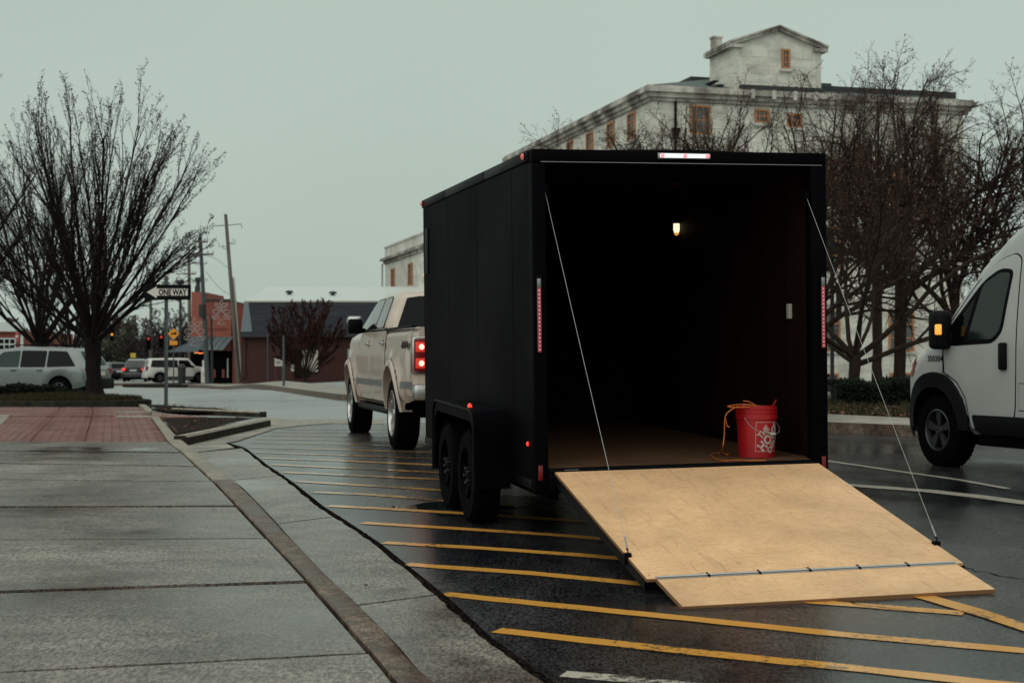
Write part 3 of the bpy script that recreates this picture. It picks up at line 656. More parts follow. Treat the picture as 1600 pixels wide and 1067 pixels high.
def ipos():
    a = rnd.random() * 6.3; f = math.sqrt(rnd.random()) * .9; return Vector((TC.x + 1.9 * f * cos(a), TC.y + 1.25 * f * sin(a), z0 + .15 + .1 * (1 - f)))
tufts(gm, 2600, ipos, .04, .14, .008); gm.build('grass', 'grass', isl, kind='stuff')
# painted markings
def worn(poly, step=.25, j=.008):
    out = []; n = len(poly)
    for i in range(n):
        a, b = poly[i], poly[(i + 1) % n]; k = max(1, int((b - a).length / step))
        for s_ in range(k): p = a + (b - a) * (s_ / k); out.append(Vector((p.x + rnd.uniform(-j, j), p.y + rnd.uniform(-j, j), 0)))
    return out
def band(name, pts, width, m, lab, par=None, h=.004, group=None):
    """line of paint with true width along world points"""
    pts = [G(*p) for p in pts]; out = []; L0, R0 = [], []
    fine = []
    for a, b in zip(pts[:-1], pts[1:]):
        k = max(1, int((b - a).length / .12)); fine += [a + (b - a) * (i / k) for i in range(k)]
    fine.append(pts[-1])
    for i, p in enumerate(fine):
        d = fine[min(i + 1, len(fine) - 1)] - fine[max(0, i - 1)]; nn = Vector((-d.y, d.x, 0)).normalized()
        a = p + nn * (width / 2 + rnd.uniform(-.006, .006)); b = p - nn * (width / 2 + rnd.uniform(-.006, .006))
        L0.append((a.x, a.y, zg(a.x, a.y) + h)); R0.append((b.x, b.y, zg(b.x, b.y) + h))
    n = len(fine); b = MB(); b.add(L0 + R0, [(i, i + 1, n + i + 1, n + i) for i in range(n - 1)])
    o = b.build(name, m, par); o['kind'] = 'structure'
    return o
EDGE = [G(x, y) for x, y in ((1431, 930), (1600, 983))]; 
stripes = [((776, 985), (1084, 1019.5), (1319, 1043), (1540, 1067), (1750, 1088)), ((690, 928), (850, 944.5), (1084, 967.5), (1319, 992), (1600, 1017), (1690, 1024)), ((634, 882), (820, 895), (965, 908.5), (1272, 940.5), (1506, 958.5)),
           ((600, 848), (760, 857), (900, 867), (1200, 892)), ((567, 817), (700, 825), (840, 834), (1050, 850)), ((513, 790.5), (600, 795), (735, 803), (950, 817)), ((490, 769), (580, 773), (690, 782), (860, 793)),
           ((462, 752), (560, 758), (690, 766), (840, 776)), ((443, 738), (540, 742.5), (690, 749.5), (800, 756)), ((425, 726), (540, 731.5), (690, 738.5), (760, 742)), ((410, 716), (540, 720.5), (690, 727)), ((398, 707), (540, 711.5), (690, 717)),
           ((388, 699.5), (540, 703), (680, 707)), ((392, 692), (540, 694.5), (660, 698)), ((400, 686), (540, 687.7), (650, 690)), ((410, 680.5), (540, 682), (640, 683)), ((425, 675.5), (540, 676.4), (630, 677)), ((440, 671), (540, 671.5), (620, 672))]
for i, s_ in enumerate(stripes): band('yellow_stripe', s_, .118, 'yellow' if i < 6 else 'yellow_worn', '')
band('yellow_stripe', ((1436, 931), (1520, 955), (1600, 981), (1700, 1016)), .12, 'yellow', '', h=.0075)
band('white_road_line', ((880, 1053), (960, 1060), (1080, 1072), (1250, 1090)), .11, 'white_line', '')
band('white_road_line', ((1291, 720), (1400, 736), (1500, 750), (1574, 763.5)), .085, 'white_line', '')
band('white_road_line', ((1318, 757.5), (1380, 762), (1450, 767), (1530, 776), (1610, 787)), .2, 'white_line', '')
# shallow water films
for (cx, cy, rx, ry) in ((700, 792, .5, .22), (745, 802, .3, .2)):
    c = G(cx, cy); m_ = MB(); n = 26; pts = []
    for k in range(n):
        a = 2 * pi * k / n; f = 1 + .28 * sin(3 * a + cx) + .15 * sin(5 * a) + rnd.uniform(-.07, .07); x, y = c.x + rx * f * cos(a), c.y + ry * f * sin(a); pts.append((x, y, zg(x, y) + .0025))
    m_.add(pts, [tuple(range(n))]); m_.build('puddle', 'water', kind='structure')
# cracks in the asphalt
def crack(pts, wd, h=.009):
    b = MB(); P_ = [G(*p) for p in pts]; fine = []
    for a, c in zip(P_[:-1], P_[1:]):
        k = max(1, int((c - a).length / .05)); fine += [a + (c - a) * (i / k) for i in range(k)]
    fine = [p + Vector((rnd.uniform(-.018, .018), rnd.uniform(-.018, .018), 0)) for p in fine]; n = len(fine); L0, R0 = [], []
    for i, p in enumerate(fine):
        d = fine[min(i + 1, n - 1)] - fine[max(0, i - 1)]; nn = Vector((-d.y, d.x, 0)).normalized() * wd * rnd.uniform(.2, .7)
        L0.append((p.x + nn.x, p.y + nn.y, zg(p.x, p.y) + h)); R0.append((p.x - nn.x, p.y - nn.y, zg(p.x, p.y) + h))
    b.add(L0 + R0, [(i, i + 1, n + i + 1, n + i) for i in range(n - 1)]); b.build('crack', 'gap', kind='structure')
crack(((1500, 884), (1530, 893), (1575, 902), (1640, 910)), .012, .003)
crack(((1310, 940), (1400, 953), (1450, 957)), .01, .0078)
crack(((660, 912), (740, 906), (800, 901)), .008, .003)
crack(g_out, .011, .0135)
sc = MB()
for _ in range(110):
    x, y = rnd.uniform(-4.5, 5.5), rnd.uniform(5, 19); k = on_line(KI, y).x; h = (HW + .004) if x < k - .05 else .016
    if k - .05 <= x < k + .25: continue
    s = rnd.uniform(.006, .02); a = rnd.random() * 6; sc.add([(x + s * cos(a + q_), y + s * sin(a + q_), zg(x, y) + h + rnd.uniform(0, s * .4)) for q_ in (0, 1.3, 3.1, 4.4)], [(0, 1, 2, 3)])
sc.build('scattered_leaves', 'leaflitter', kind='stuff')['label'] = 'small fallen leaves and grit strewn over pavement and asphalt'
# far side kerb, pavement and lawn
fk = [(-40, 96), (-19.5, 84), (-14.5, 72.5), (-4.4, 38.6), (0.6, 28.6), (4.45, 21.75), (5.34, 20.7), (9.9, 15.6), (16, 9), (24, 1)]
FK = [Vector((x, y, 0)) for x, y in fk]
def offs(poly, d):
    out = []
    for i, p in enumerate(poly):
        t = poly[min(i + 1, len(poly) - 1)] - poly[max(0, i - 1)]; nn = Vector((-t.y, t.x, 0)).normalized()
        out.append(p + nn * d)
    return out
def strip(name, a, b, ha, hb, m, kind='structure', parent=None):
    n = len(a); q = MB(); q.add([(p.x, p.y, zg(p.x, p.y) + ha) for p in a] + [(p.x, p.y, zg(p.x, p.y) + hb) for p in b], [(i, i + 1, n + i + 1, n + i) for i in range(n - 1)]); return q.build(name, m, parent, kind=kind)
def refine(poly, s):
    out = []
    for a, b in zip(poly[:-1], poly[1:]):
        k = max(1, int((b - a).length / s)); out += [a + (b - a) * (i / k) for i in range(k)]
    return out + [poly[-1]]
FKr = refine(FK, 1.0)
f1 = offs(FKr, .16); f2 = offs(FKr, 1.9); f3 = offs(FKr, 10)
strip('far_kerb', FKr, FKr, -.02, .15, 'kerb'); strip('far_kerb', FKr, f1, .15, .155, 'pavement')
strip('far_pavement', f1, f2, .15, .16, 'pavement')
lw = [(p, f2[i]) for i, p in enumerate(FKr) if p.x > -2]
la = [b for a, b in lw]; rng_ = []
def lawn_h(t): return .16 - .96 * min(1, t * 60 / 52)
# lawn falling gently towards the courthouse
b = MB(); rowsn = 16; n = len(la)
for r_ in range(rowsn + 1):
    for p in la:
        t = r_ / rowsn; far = Vector((p.x + 30 * t + 3 * t, p.y + 60 * t, 0)); b.v.append((far.x, far.y, zg(p.x, p.y) * max(0, 1 - t * 6) + lawn_h(t)))
b.f = [(r_ * n + i, r_ * n + i + 1, (r_ + 1) * n + i + 1, (r_ + 1) * n + i) for r_ in range(rowsn) for i in range(n - 1)]; b.mi = [0] * len(b.f)
b.build('lawn', 'lawnm', kind='structure', smooth=True)
lt = MB()
for _ in range(5000):
    i = rnd.randrange(len(la) - 1); p = la[i] + (la[i + 1] - la[i]) * rnd.random(); t = rnd.random() ** 2 * .22; x, y, z = p.x + 33 * t, p.y + 60 * t, lawn_h(t) + .01; s = rnd.uniform(.02, .05); a = rnd.random() * 6
    lt.add([(x + s * cos(a + q_), y + s * sin(a + q_), z + rnd.uniform(0, .05)) for q_ in (0, 1.6, 3.1, 4.7)], [(0, 1, 2, 3)])
lt.build('lawn_leaves', 'leaflitter', kind='stuff')
def lpos():
    i = rnd.randrange(len(la) - 1); p = la[i] + (la[i + 1] - la[i]) * rnd.random(); t = rnd.random() ** 1.5 * .25; return Vector((p.x + 33 * t, p.y + 60 * t, lawn_h(t)))
lg = MB(); tufts(lg, 9000, lpos, .05, .16, .012); lg.build('lawn_grass', 'grass', kind='stuff')
# ------------------------------------------------------------------ the open cargo trailer
q_yaw, q_p, q_r = .22848, .02028, -.01603
Mt = Matrix.Rotation(q_yaw, 4, 'Z') @ Matrix.Rotation(q_p, 4, 'X') @ Matrix.Rotation(q_r, 4, 'Y')
Ot = Vector((.12262, 10.27357, 1.40879 + EYE))
tr = thing('cargo_trailer', 'black enclosed cargo trailer parked with its rear ramp door lowered', 'trailer')
tr.matrix_world = Matrix.Translation(Ot) @ Mt
W, LT = 2.13, 4.27; ZF = -2.15
def pt(name, b, m, smooth=False, parent=tr, label=None, kind=None): return b.build(name, m, parent, smooth, label, kind)
# side panels with recessed seams
seams = [.045, .57, 1.79, 3.02, LT]
for s in (0, 1):
    for a, b_ in zip(seams[:-1], seams[1:]):
        m = MB(); x0, x1 = (0, .03) if s == 0 else (W - .03, W)
        m.bbox(x0, a + .003, -2.26, x1, b_ - .003, -.078, .004); pt('side_panel', m, 'black')
    m = MB(); x0, x1 = (.008, .034) if s == 0 else (W - .034, W - .008); m.box(x0, .04, -2.25, x1, LT, -.08); pt('wall_core', m, 'blackmat')
    # screws along the seams
    m = MB(); xx = -.001 if s == 0 else W + .001
    for y_ in seams[1:4]:
        for k in range(15):
            for dy in (-.016, .016): m.lathe([(.004, 0), (.003, -.003 if s == 0 else .003), (0, -.003 if s == 0 else .003)], (xx, y_ + dy, -.2 - k * .14), 'x', 6)
    pt('screw_row', m, 'blackgloss', kind='stuff')
    # roof rail in three lengths
    for a, b_ in ((.05, 1.45), (1.46, 3.07), (3.08, LT + .01)):
        m = MB(); x0, x1 = (-.012, .05) if s == 0 else (W - .05, W + .012)
        m.bbox(x0, a, -.075, x1, b_, .0, .01); pt('roof_rail', m, 'blackgloss', 40)
    # bottom rail
    m = MB(); x0, x1 = (-.008, .06) if s == 0 else (W - .06, W + .008); m.bbox(x0, .03, -2.30, x1, LT, -2.235, .005); pt('bottom_rail', m, 'blackgloss', 40)
m = MB(); m.box(.05, .06, -.03, W - .05, LT, -.012); pt('roof_sheet', m, 'blackgloss')
m = MB(); n = 18; vs = []
for k in range(n + 1):
    t = k / n; x = .05 + (W - .1) * t; vs += [(x, .06, -.01 + .03 * sin(pi * t)), (x, LT, -.01 + .03 * sin(pi * t))]
m.add(vs, [(2 * i, 2 * i + 1, 2 * i + 3, 2 * i + 2) for i in range(n)]); pt('roof', m, 'blackgloss', True)
m = MB(); m.bbox(0, LT - .03, -2.28, W, LT, -.03, .006); pt('front_panel', m, 'black', 40)
# rear frame: header, corner posts, sill
m = MB(); m.bbox(0, -.045, -.09, W, .05, 0, .008); pt('header', m, 'black', 40)
m = MB(); m.box(.06, -.047, -.088, W - .03, -.043, -.084); pt('header_trim', m, 'grey_metal')
for x0, x1 in ((0, .092), (W - .115, W)):
    m = MB(); m.bbox(x0, -.045, -2.31, x1, .06, -.092, .006); pt('corner_post', m, 'black', 40)
m = MB(); m.bbox(.094, -.045, -2.30, W - .117, .08, ZF - .004, .006); pt('sill', m, 'blackgloss', 40)
m = MB(); m.tube([(.1, -.052, -2.172), (W - .12, -.052, -2.172)], .011, 10); pt('ramp_hinge', m, 'blackgloss', 50)
m = MB(); m.box(.2, -.066, -2.166, .3, -.06, -2.162); pt('hinge_plate', m, 'grey_metal')
# inside
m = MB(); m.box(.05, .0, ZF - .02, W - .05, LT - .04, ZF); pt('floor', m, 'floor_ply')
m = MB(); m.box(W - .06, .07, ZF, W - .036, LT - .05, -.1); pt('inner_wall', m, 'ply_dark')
m = MB(); m.box(.036, .07, ZF, .06, LT - .05, -.1); pt('inner_wall', m, 'blackmat')
m = MB(); m.box(.06, LT - .06, ZF, W - .06, LT - .04, -.1); pt('inner_wall', m, 'blackmat')
m = MB(); m.box(.06, .06, -.1, W - .06, LT - .05, -.08); pt('ceiling', m, 'blackmat')
for k in range(7):
    m = MB(); y_ = .5 + k * .58; m.box(.07, y_, -.13, W - .07, y_ + .03, -.101); pt('roof_bow', m, 'blackmat')
for k in range(3):
    m = MB(); m.box(W - .0615, .55 + k * 1.22, ZF + .01, W - .058, .556 + k * 1.22, -.11); pt('wall_joint', m, 'blackmat')
m = MB(); m.bbox(W - .085, .42, -1.16, W - .06, .48, -1.05, .006); pt('switch', m, 'cream', 40)
m = MB(); m.lathe([(.06, -.0), (.06, -.02), (.045, -.035), (0, -.038)], (1.335, .85, -.132), 'z', 20); l_ = pt('dome_lamp', m, 'ply_dark', 40)
# warm lamp on the right hand wall
yl = 2.6
lz = -.30
m = MB(); xw = W - .062
rr_ = ray(1057, 358); Mi = (Mt.to_3x3()).transposed(); dl_ = Mi @ rr_; ol = Mi @ (Vector((0, 0, EYE)) - Ot); t_ = (xw - .03 - ol.x) / dl_.x; pl_ = ol + dl_ * t_
pl_.y = min(pl_.y, LT - .12)
LW = pl_
m.hexa([(xw - .055, LW.y - .035, LW.z + .05), (xw - .055, LW.y + .035, LW.z + .05), (xw, LW.y + .035, LW.z + .05), (xw, LW.y - .035, LW.z + .05)][::-1], [(xw - .055, LW.y - .035, LW.z + .065), (xw - .055, LW.y + .035, LW.z + .065), (xw, LW.y + .035, LW.z + .065), (xw, LW.y - .035, LW.z + .065)])
lamp_ = pt('wall_lamp', m, 'blackmat')
m = MB(); m.lathe([(.0, .048), (.027, .048), (.028, -.01), (.016, -.04), (0, -.048)], (xw - .03, LW.y, LW.z), 'z', 14); m.build('lamp_glass', 'bulb', lamp_, 40)
m = MB(); m.lathe([(.0, -.03), (.023, -.032), (.016, -.052), (0, -.058)], (xw - .03, LW.y, LW.z), 'z', 14); m.build('lamp_tip', 'bulb_edge', lamp_, 40)
# lamps outside
m = MB(); m.bbox(.885, -.056, -.056, 1.268, -.046, -.016, .004); lb = pt('light_bar', m, 'grey_metal', 40)
m = MB(); m.bbox(.90, -.068, -.049, 1.255, -.055, -.023, .005); m.build('lamp_lens', 'white_on', lb, 40)
for x in (.915, 1.077, 1.24):
    m = MB(); m.lathe([(.016, 0), (.014, -.012), (0, -.018)], (x, -.066, -.036), 'y', 14); m.build('red_lamp', 'led_dot', lb, 40)
for x in (.036, W - .036):
    m = MB(); m.bbox(x - .018, -.058, -1.385, x + .018, -.045, -.85, .004); h_ = pt('tail_light_strip', m, 'blackgloss', 40)
    m = MB(); m.bbox(x - .013, -.064, -.93, x + .013, -.057, -.872, .003); m.build('clear_lens', 'grey_metal', h_, 40)
    m = MB(); m.bbox(x - .013, -.064, -1.366, x + .013, -.057, -.932, .003); m.build('red_lens', 'led_red', h_, 40)
    for k in range(16):
        m = MB(); m.lathe([(.0045, 0), (.003, -.004), (0, -.005)], (x, -.064, -.952 - k * .0265), 'y', 8); m.build('led', 'led_dot', h_, 40)
def marker(c, ax, mt, r=.018, out=-.014):
    m = MB(); m.lathe([(r * 1.15, 0), (r * 1.1, out * .5)], c, ax, 16); b_ = pt('marker_light', m, 'blackgloss', 40)
    m = MB(); m.lathe([(r, 0), (r * .85, out), (0, out * 1.5)], c, ax, 16); m.build('lens', mt, b_, 50)
marker((-.012, .12, -.037), 'x', 'redpink', .024, -.02); marker((-.012, LT - .06, -.036), 'x', 'redpink', .022, -.018)
marker((-.002, .117, -1.995), 'x', 'red_on', .018, -.014); marker((-.002, LT - .03, -.71), 'x', 'amber_on', .012, -.008)
marker((W + .012, .12, -.037), 'x', 'redpink', .024, .02)
m = MB(); m.bbox(.02, -.052, -2.23, .052, -.045, -2.13, .003); pt('reflector', m, 'red_off', 40)
m = MB(); m.bbox(W - .052, -.052, -2.23, W - .02, -.045, -2.13, .003); pt('reflector', m, 'red_off', 40)
# side detail: window-like vent near the front and its latch
m = MB(); m.bbox(-.012, LT - .3, -.7, 0.001, LT - .14, -.28, .006); pt('side_vent', m, 'blackgloss', 40)
# door hold bar on right rear
m = MB(); m.bbox(W, .1, -1.62, W + .05, .2, -1.52, .01); m.lathe([(.012, 0), (.01, .05)], (W + .05, .15, -1.57), 'x', 10); pt('latch', m, 'blackgloss', 40)
# fenders
for s in (0, 1):
    sx = lambda x: x if s == 0 else W - x
    prof = roundpoly([(.70, -2.36), (.70, -1.80), (2.36, -1.79), (2.36, -2.36)], [0, .17, .17, 0], 8)[0:]
    prof = prof; m = MB(); n = len(prof); vs = []
    o_ = []
    for y_, z_ in prof: vs += [(sx(-.265), y_, z_), (sx(0), y_, z_)]
    m.add(vs, [(2 * i, 2 * i + 1, 2 * i + 3, 2 * i + 2) for i in range(n - 1)])
    # pressed ribs
    for k in range(7):
        x0 = -.25 + k * .034; vs = []
        for i, (y_, z_) in enumerate(prof):
            if i in (0, n - 1): zz = z_; 
            c_ = Vector((y_ - 1.53, z_ + 2.5)).normalized() * .0025; vs += [(sx(x0), y_, z_), (sx(x0 + .008), y_ + c_.x, z_ + c_.y), (sx(x0 + .016), y_, z_)]
        m.add(vs, [(3 * i + j, 3 * i + j + 1, 3 * i + j + 4, 3 * i + j + 3) for i in range(n - 1) for j in range(2)])
    fd = pt('fender', m, 'black', 40)
    m = MB(); m.tube([(sx(-.268), y_, z_) for y_, z_ in prof], .011, 8); m.build('rolled_edge', 'signblack', fd, 60)
    inner = [(y_, z_) for y_, z_ in prof]
    m = MB(); skirt = roundpoly([(.70, -2.36), (.70, -1.80), (2.36, -1.79), (2.36, -2.36)], [0, .17, .17, 0], 8); inn = [(1.53 + (y_ - 1.53) * .93, -2.36 + (z_ + 2.36) * .86) for y_, z_ in skirt]
    m.add([(sx(-.262), *p) for p in skirt] + [(sx(-.262), *p) for p in inn], [(i, i + 1, n + i + 1, n + i) for i in range(n - 1)]); m.build('skirt', 'black', fd)
    m = MB(); m.lathe([(.018, 0), (.017, .018), (.008, .03), (0, .031)], (sx(-.2), 1.16, -1.795), 'z', 14); b_ = m.build('marker_light', 'red_on', fd, 50)
    for y_ in (1.12, 1.94):
        pass
def yw(parent, y_, s):
    # wheel axle lies along x: build in a rotated child frame via a matrix
    sx = -.245 if s == 0 else W + .245; d = 1 if s == 0 else -1
    t = MB(); t.lathe([(.2, .2 * d), (.31, .2 * d), (.345, .17 * d), (.345, .04 * d), (.31, 0), (.21, .0)], (sx, y_, -2.30), 'x', 40)
    for k in range(40):
        a = 2 * pi * k / 40; b0, b1 = a - .045, a + .045
        for h0, h1 in ((.02, .09), (.11, .19)):
            bt = [(sx + h0 * d, y_ + .343 * cos(b0), -2.30 + .343 * sin(b0)), (sx + h0 * d, y_ + .343 * cos(b1), -2.30 + .343 * sin(b1)), (sx + h1 * d, y_ + .343 * cos(b1), -2.30 + .343 * sin(b1)), (sx + h1 * d, y_ + .343 * cos(b0), -2.30 + .343 * sin(b0))]
            tp = [(p[0], y_ + (p[1] - y_) * 1.02, -2.30 + (p[2] + 2.30) * 1.02) for p in bt]; t.hexa(bt, tp)
    w_ = pt('wheel', t, 'rubber', 40)
    m = MB(); m.lathe([(.205, .0), (.2, .012 * d), (.17, .06 * d), (.16, .15 * d)], (sx, y_, -2.30), 'x', 32)
    m.lathe([(0, .015 * d), (.05, .015 * d), (.1, .05 * d), (.165, .06 * d)], (sx, y_, -2.30), 'x', 24)
    for k in range(5):
        a = 2 * pi * k / 5 + .3
        p0 = Vector((sx + .03 * d, y_ + cos(a) * .06, -2.30 + sin(a) * .06)); p1 = Vector((sx + .02 * d, y_ + cos(a) * .19, -2.30 + sin(a) * .19)); nn = Vector((0, -sin(a), cos(a)))
        tp = [p0 + nn * .02, p0 - nn * .02, p1 - nn * .035, p1 + nn * .035]; m.hexa([p + Vector((.03 * d, 0, 0)) for p in tp], tp)
    m.build('rim', 'black', w_, 40)
    m = MB()
    for k in range(5): a = 2 * pi * k / 5; m.lathe([(.011, .03 * d), (.011, -.006 * d), (0, -.008 * d)], (sx, y_ + cos(a) * .055, -2.30 + sin(a) * .055), 'x', 8)
    m.build('lug_nuts', 'darkrim', w_, 40)
for s in (0, 1):
    for y_ in (1.12, 1.94): yw(tr, y_, s)
# chassis, axles, tongue, coupler and jack
m = MB(); m.box(.12, .1, -2.38, .2, LT, -2.27); m.box(W - .2, .1, -2.38, W - .12, LT, -2.27)
for k in range(10): m.box(.2, .2 + k * .42, -2.35, W - .2, .25 + k * .42, -2.28)
pt('chassis', m, 'blackmat')
for y_ in (1.12, 1.94): m = MB(); m.tube([(-.1, y_, -2.32), (W + .1, y_, -2.32)], .035, 10); pt('axle', m, 'blackmat', 40)
m = MB(); tip = (W / 2, LT + 1.12, -2.33)
for x in (.25, W - .25): m.hexa([(x - .03, LT - .3, -2.38), (x + .03, LT - .3, -2.38), (tip[0] + .03, tip[1], -2.38), (tip[0] - .03, tip[1], -2.38)], [(x - .03, LT - .3, -2.28), (x + .03, LT - .3, -2.28), (tip[0] + .03, tip[1], -2.28), (tip[0] - .03, tip[1], -2.28)])
pt('tongue', m, 'blackmat')
m = MB(); m.bbox(tip[0] - .06, tip[1] - .1, -2.4, tip[0] + .06, tip[1] + .16, -2.26, .02); pt('coupler', m, 'blackgloss', 40)
m = MB(); m.tube([(tip[0], tip[1] - .35, -2.5), (tip[0], tip[1] - .35, -1.85)], .03, 12); m.tube([(tip[0] - .12, tip[1] - .35, -1.83), (tip[0] + .02, tip[1] - .35, -1.83)], .012, 8); pt('jack', m, 'grey_metal', 40)
m = MB(); m.bbox(.02, LT + .001, -1.98, .12, LT + .02, -1.8, .004); pt('notice_plate', m, 'cream', 40)
# ramp door and flap
xl, xr_, yh, zh, L1, a1, fl, fr, L2, a2 = .126, 2.035, -.09, -2.174, 2.004, .202, .181, 1.986, .43, .181
def rp(x, s_, h=0): return (x, yh - s_ * cos(a1) - h * sin(a1), zh - s_ * sin(a1) + h * cos(a1))
y1_, z1_ = yh - L1 * cos(a1), zh - L1 * sin(a1)
def fp(x, s_, h=0): return (x, y1_ - s_ * cos(a2) - h * sin(a2), z1_ - s_ * sin(a2) + h * cos(a2))
m = MB(); m.hexa([rp(xl, 0, -.016), rp(xr_, 0, -.016), rp(xr_, L1, -.016), rp(xl, L1, -.016)], [rp(xl, 0), rp(xr_, 0), rp(xr_, L1), rp(xl, L1)])
ramp = pt('ramp_door', m, 'ply')
m = MB()
for x0, x1 in ((xl - .012, xl + .03), (xr_ - .03, xr_ + .012), (.7, .74), (1.4, 1.44)):
    m.hexa([rp(x0, .02, -.075), rp(x1, .02, -.075), rp(x1, L1, -.06), rp(x0, L1, -.06)], [rp(x0, .02, -.018), rp(x1, .02, -.018), rp(x1, L1, -.018), rp(x0, L1, -.018)])
for s0 in (.02, .5, 1.0, 1.5, L1 - .05): m.hexa([rp(xl, s0, -.07), rp(xr_, s0, -.07), rp(xr_, s0 + .04, -.07), rp(xl, s0 + .04, -.07)], [rp(xl, s0, -.02), rp(xr_, s0, -.02), rp(xr_, s0 + .04, -.02), rp(xl, s0 + .04, -.02)])
m.build('ramp_frame', 'blackgloss', ramp)
m = MB(); m.hexa([rp(xl - .002, .03, -.08), rp(xr_, .03, -.08), rp(xr_, L1, -.066), rp(xl - .002, L1, -.066)], [rp(xl - .002, .03, -.076), rp(xr_, .03, -.076), rp(xr_, L1, -.062), rp(xl - .002, L1, -.062)]); m.build('ramp_skin', 'black', ramp)
m = MB(); m.hexa([fp(fl, .0, -.022), fp(fr, .0, -.022), fp(fr, L2, -.022), fp(fl, L2, -.022)], [fp(fl, .0), fp(fr, .0), fp(fr, L2), fp(fl, L2)]); flap = pt('ramp_flap', m, 'ply')
m = MB(); m.hexa([fp(fl - .002, L2 - .0, -.024), fp(fr + .002, L2, -.024), fp(fr + .002, L2 + .003, -.024), fp(fl - .002, L2 + .003, -.024)], [fp(fl - .002, L2, -.001), fp(fr + .002, L2, -.001), fp(fr + .002, L2 + .003, -.001), fp(fl - .002, L2 + .003, -.001)])
m.hexa([fp(fl - .003, 0, -.022), fp(fl, 0, -.022), fp(fl, L2, -.022), fp(fl - .003, L2, -.022)], [fp(fl - .003, 0, -.001), fp(fl, 0, -.001), fp(fl, L2, -.001), fp(fl - .003, L2, -.001)]); m.build('flap_edge', 'ply_edge', flap)
m = MB(); m.hexa([rp(xl - .003, 0, -.017), rp(xl, 0, -.017), rp(xl, L1, -.017), rp(xl - .003, L1, -.017)], [rp(xl - .003, 0, -.001), rp(xl, 0, -.001), rp(xl, L1, -.001), rp(xl - .003, L1, -.001)]); m.hexa([rp(xl, L1, -.017), rp(fl, L1, -.017), rp(fl, L1 + .003, -.017), rp(xl, L1 + .003, -.017)], [rp(xl, L1, -.001), rp(fl, L1, -.001), rp(fl, L1 + .003, -.001), rp(xl, L1 + .003, -.001)]); m.build('ramp_edge', 'ply_edge', ramp)
m = MB(); m.tube([rp(fl, L1 - .004, .008), rp(fr, L1 - .004, .006)], .005, 8)
m.hexa([rp(fl, L1 - .026, .001), rp(fr, L1 - .026, .001), rp(fr, L1 - .008, .001), rp(fl, L1 - .008, .001)], [rp(fl, L1 - .026, .003), rp(fr, L1 - .026, .003), rp(fr, L1 - .008, .003), rp(fl, L1 - .008, .003)])
m.hexa([fp(fl, .003, .001), fp(fr, .003, .001), fp(fr, .02, .001), fp(fl, .02, .001)], [fp(fl, .003, .003), fp(fr, .003, .003), fp(fr, .02, .003), fp(fl, .02, .003)]); m.build('flap_hinge', 'alu', ramp, 40)
m = MB()
for k in range(1, 6):
    x = fl + (fr - fl) * k / 6
    for q_ in (0,): m.hexa([rp(x - .004, L1 - .03, .004), rp(x + .004, L1 - .03, .004), fp(x + .004, .024, .004), fp(x - .004, .024, .004)], [rp(x - .004, L1 - .03, .012), rp(x + .004, L1 - .03, .012), fp(x + .004, .024, .012), fp(x - .004, .024, .012)])
m.build('hinge_knuckles', 'blackgloss', ramp)
# screws in the ramp board
m = MB()
for s0 in (.06, .52, 1.02, 1.52, 1.95):
    for x in [xl + .03 + i * (xr_ - xl - .06) / 6 for i in range(7)]:
        c = rp(x, s0, .0015); m.lathe([(.005, .0), (.004, .001), (0, .0012)], c, 'z', 6)
m.build('screws', 'grey_metal', ramp, kind='stuff')
for s, (x, yy, xt) in enumerate(((.126, -1.70, .098), (2.035, -1.74, 2.0))):
    s_ = (yh - yy) / cos(a1); c = Vector(rp(x, s_, 0))
    m = MB(); d = -1 if s == 0 else 1
    m.bbox(c.x - .022, c.y - .02, c.z - .05, c.x + .022, c.y + .02, c.z + .02, .006); m.tube([(c.x, c.y, c.z + .015), (c.x, c.y - .012, c.z + .035), (c.x, c.y + .004, c.z + .05), (c.x, c.y + .014, c.z + .035)], .004, 6); m.build('cable_anchor', 'blackgloss', ramp, 40)
    top = Vector((xt, .0, -.272 if s == 0 else -.305)); e = Vector((c.x, c.y, c.z + .045)); pts = []
    for k in range(17):
        t = k / 16; p = top.lerp(e, t); p.z -= .012 * sin(pi * t); pts.append(p)
    m = MB(); m.tube(pts, .0014, 6); cb = pt('ramp_cable', m, 'cable', 60)
    m = MB(); m.tube([pts[-2].lerp(pts[-1], .55), pts[-1]], .0055, 8); m.build('crimp', 'grey_metal', cb, 60)
    m = MB(); m.bbox(top.x - .02, -.02, top.z - .01, top.x + .02, .05, top.z + .04, .005); pt('cable_bracket', m, 'blackmat', 40)

# ------------------------------------------------------------------ bucket and cord on the trailer floor
def t2w(x, y, z): return Ot + Mt.to_3x3() @ Vector((x, y, z))
Mi3 = Mt.to_3x3().transposed()
def onfloor(px, py, h=0):
    d = Mi3 @ ray(px, py); o = Mi3 @ (Vector((0, 0, EYE)) - Ot); t = (ZF + h - o.z) / d.z; p = o + d * t; return t2w(*p)
bc = onfloor(1182, 713.5); BR, BH = .148, .368
bk = thing('bucket', 'red plastic bucket with white lettering standing on the trailer floor', 'bucket', bc)
br = lambda z: .128 + .018 * z / BH
m = MB(); m.lathe([(0, .004), (.122, .004), (.128, .0), (br(.28), .272), (br(.28) + .008, .275), (br(.29) + .008, .306), (br(.3) + .002, .309), (br(.32) + .002, .318), (br(.32) + .006, .32), (br(.32) + .006, .332), (br(.32) + .002, .334), (br(.34) + .002, .343), (br(.34) + .006, .345), (br(.35) + .006, .353), (br(.35), .358), (br(.36), .366), (br(.36) - .006, .366), (br(.2) - .004, .2), (.122, .01), (0, .01)], (0, 0, 0), 'z', 56)
m.build('pail', 'bucket', bk, smooth=35)
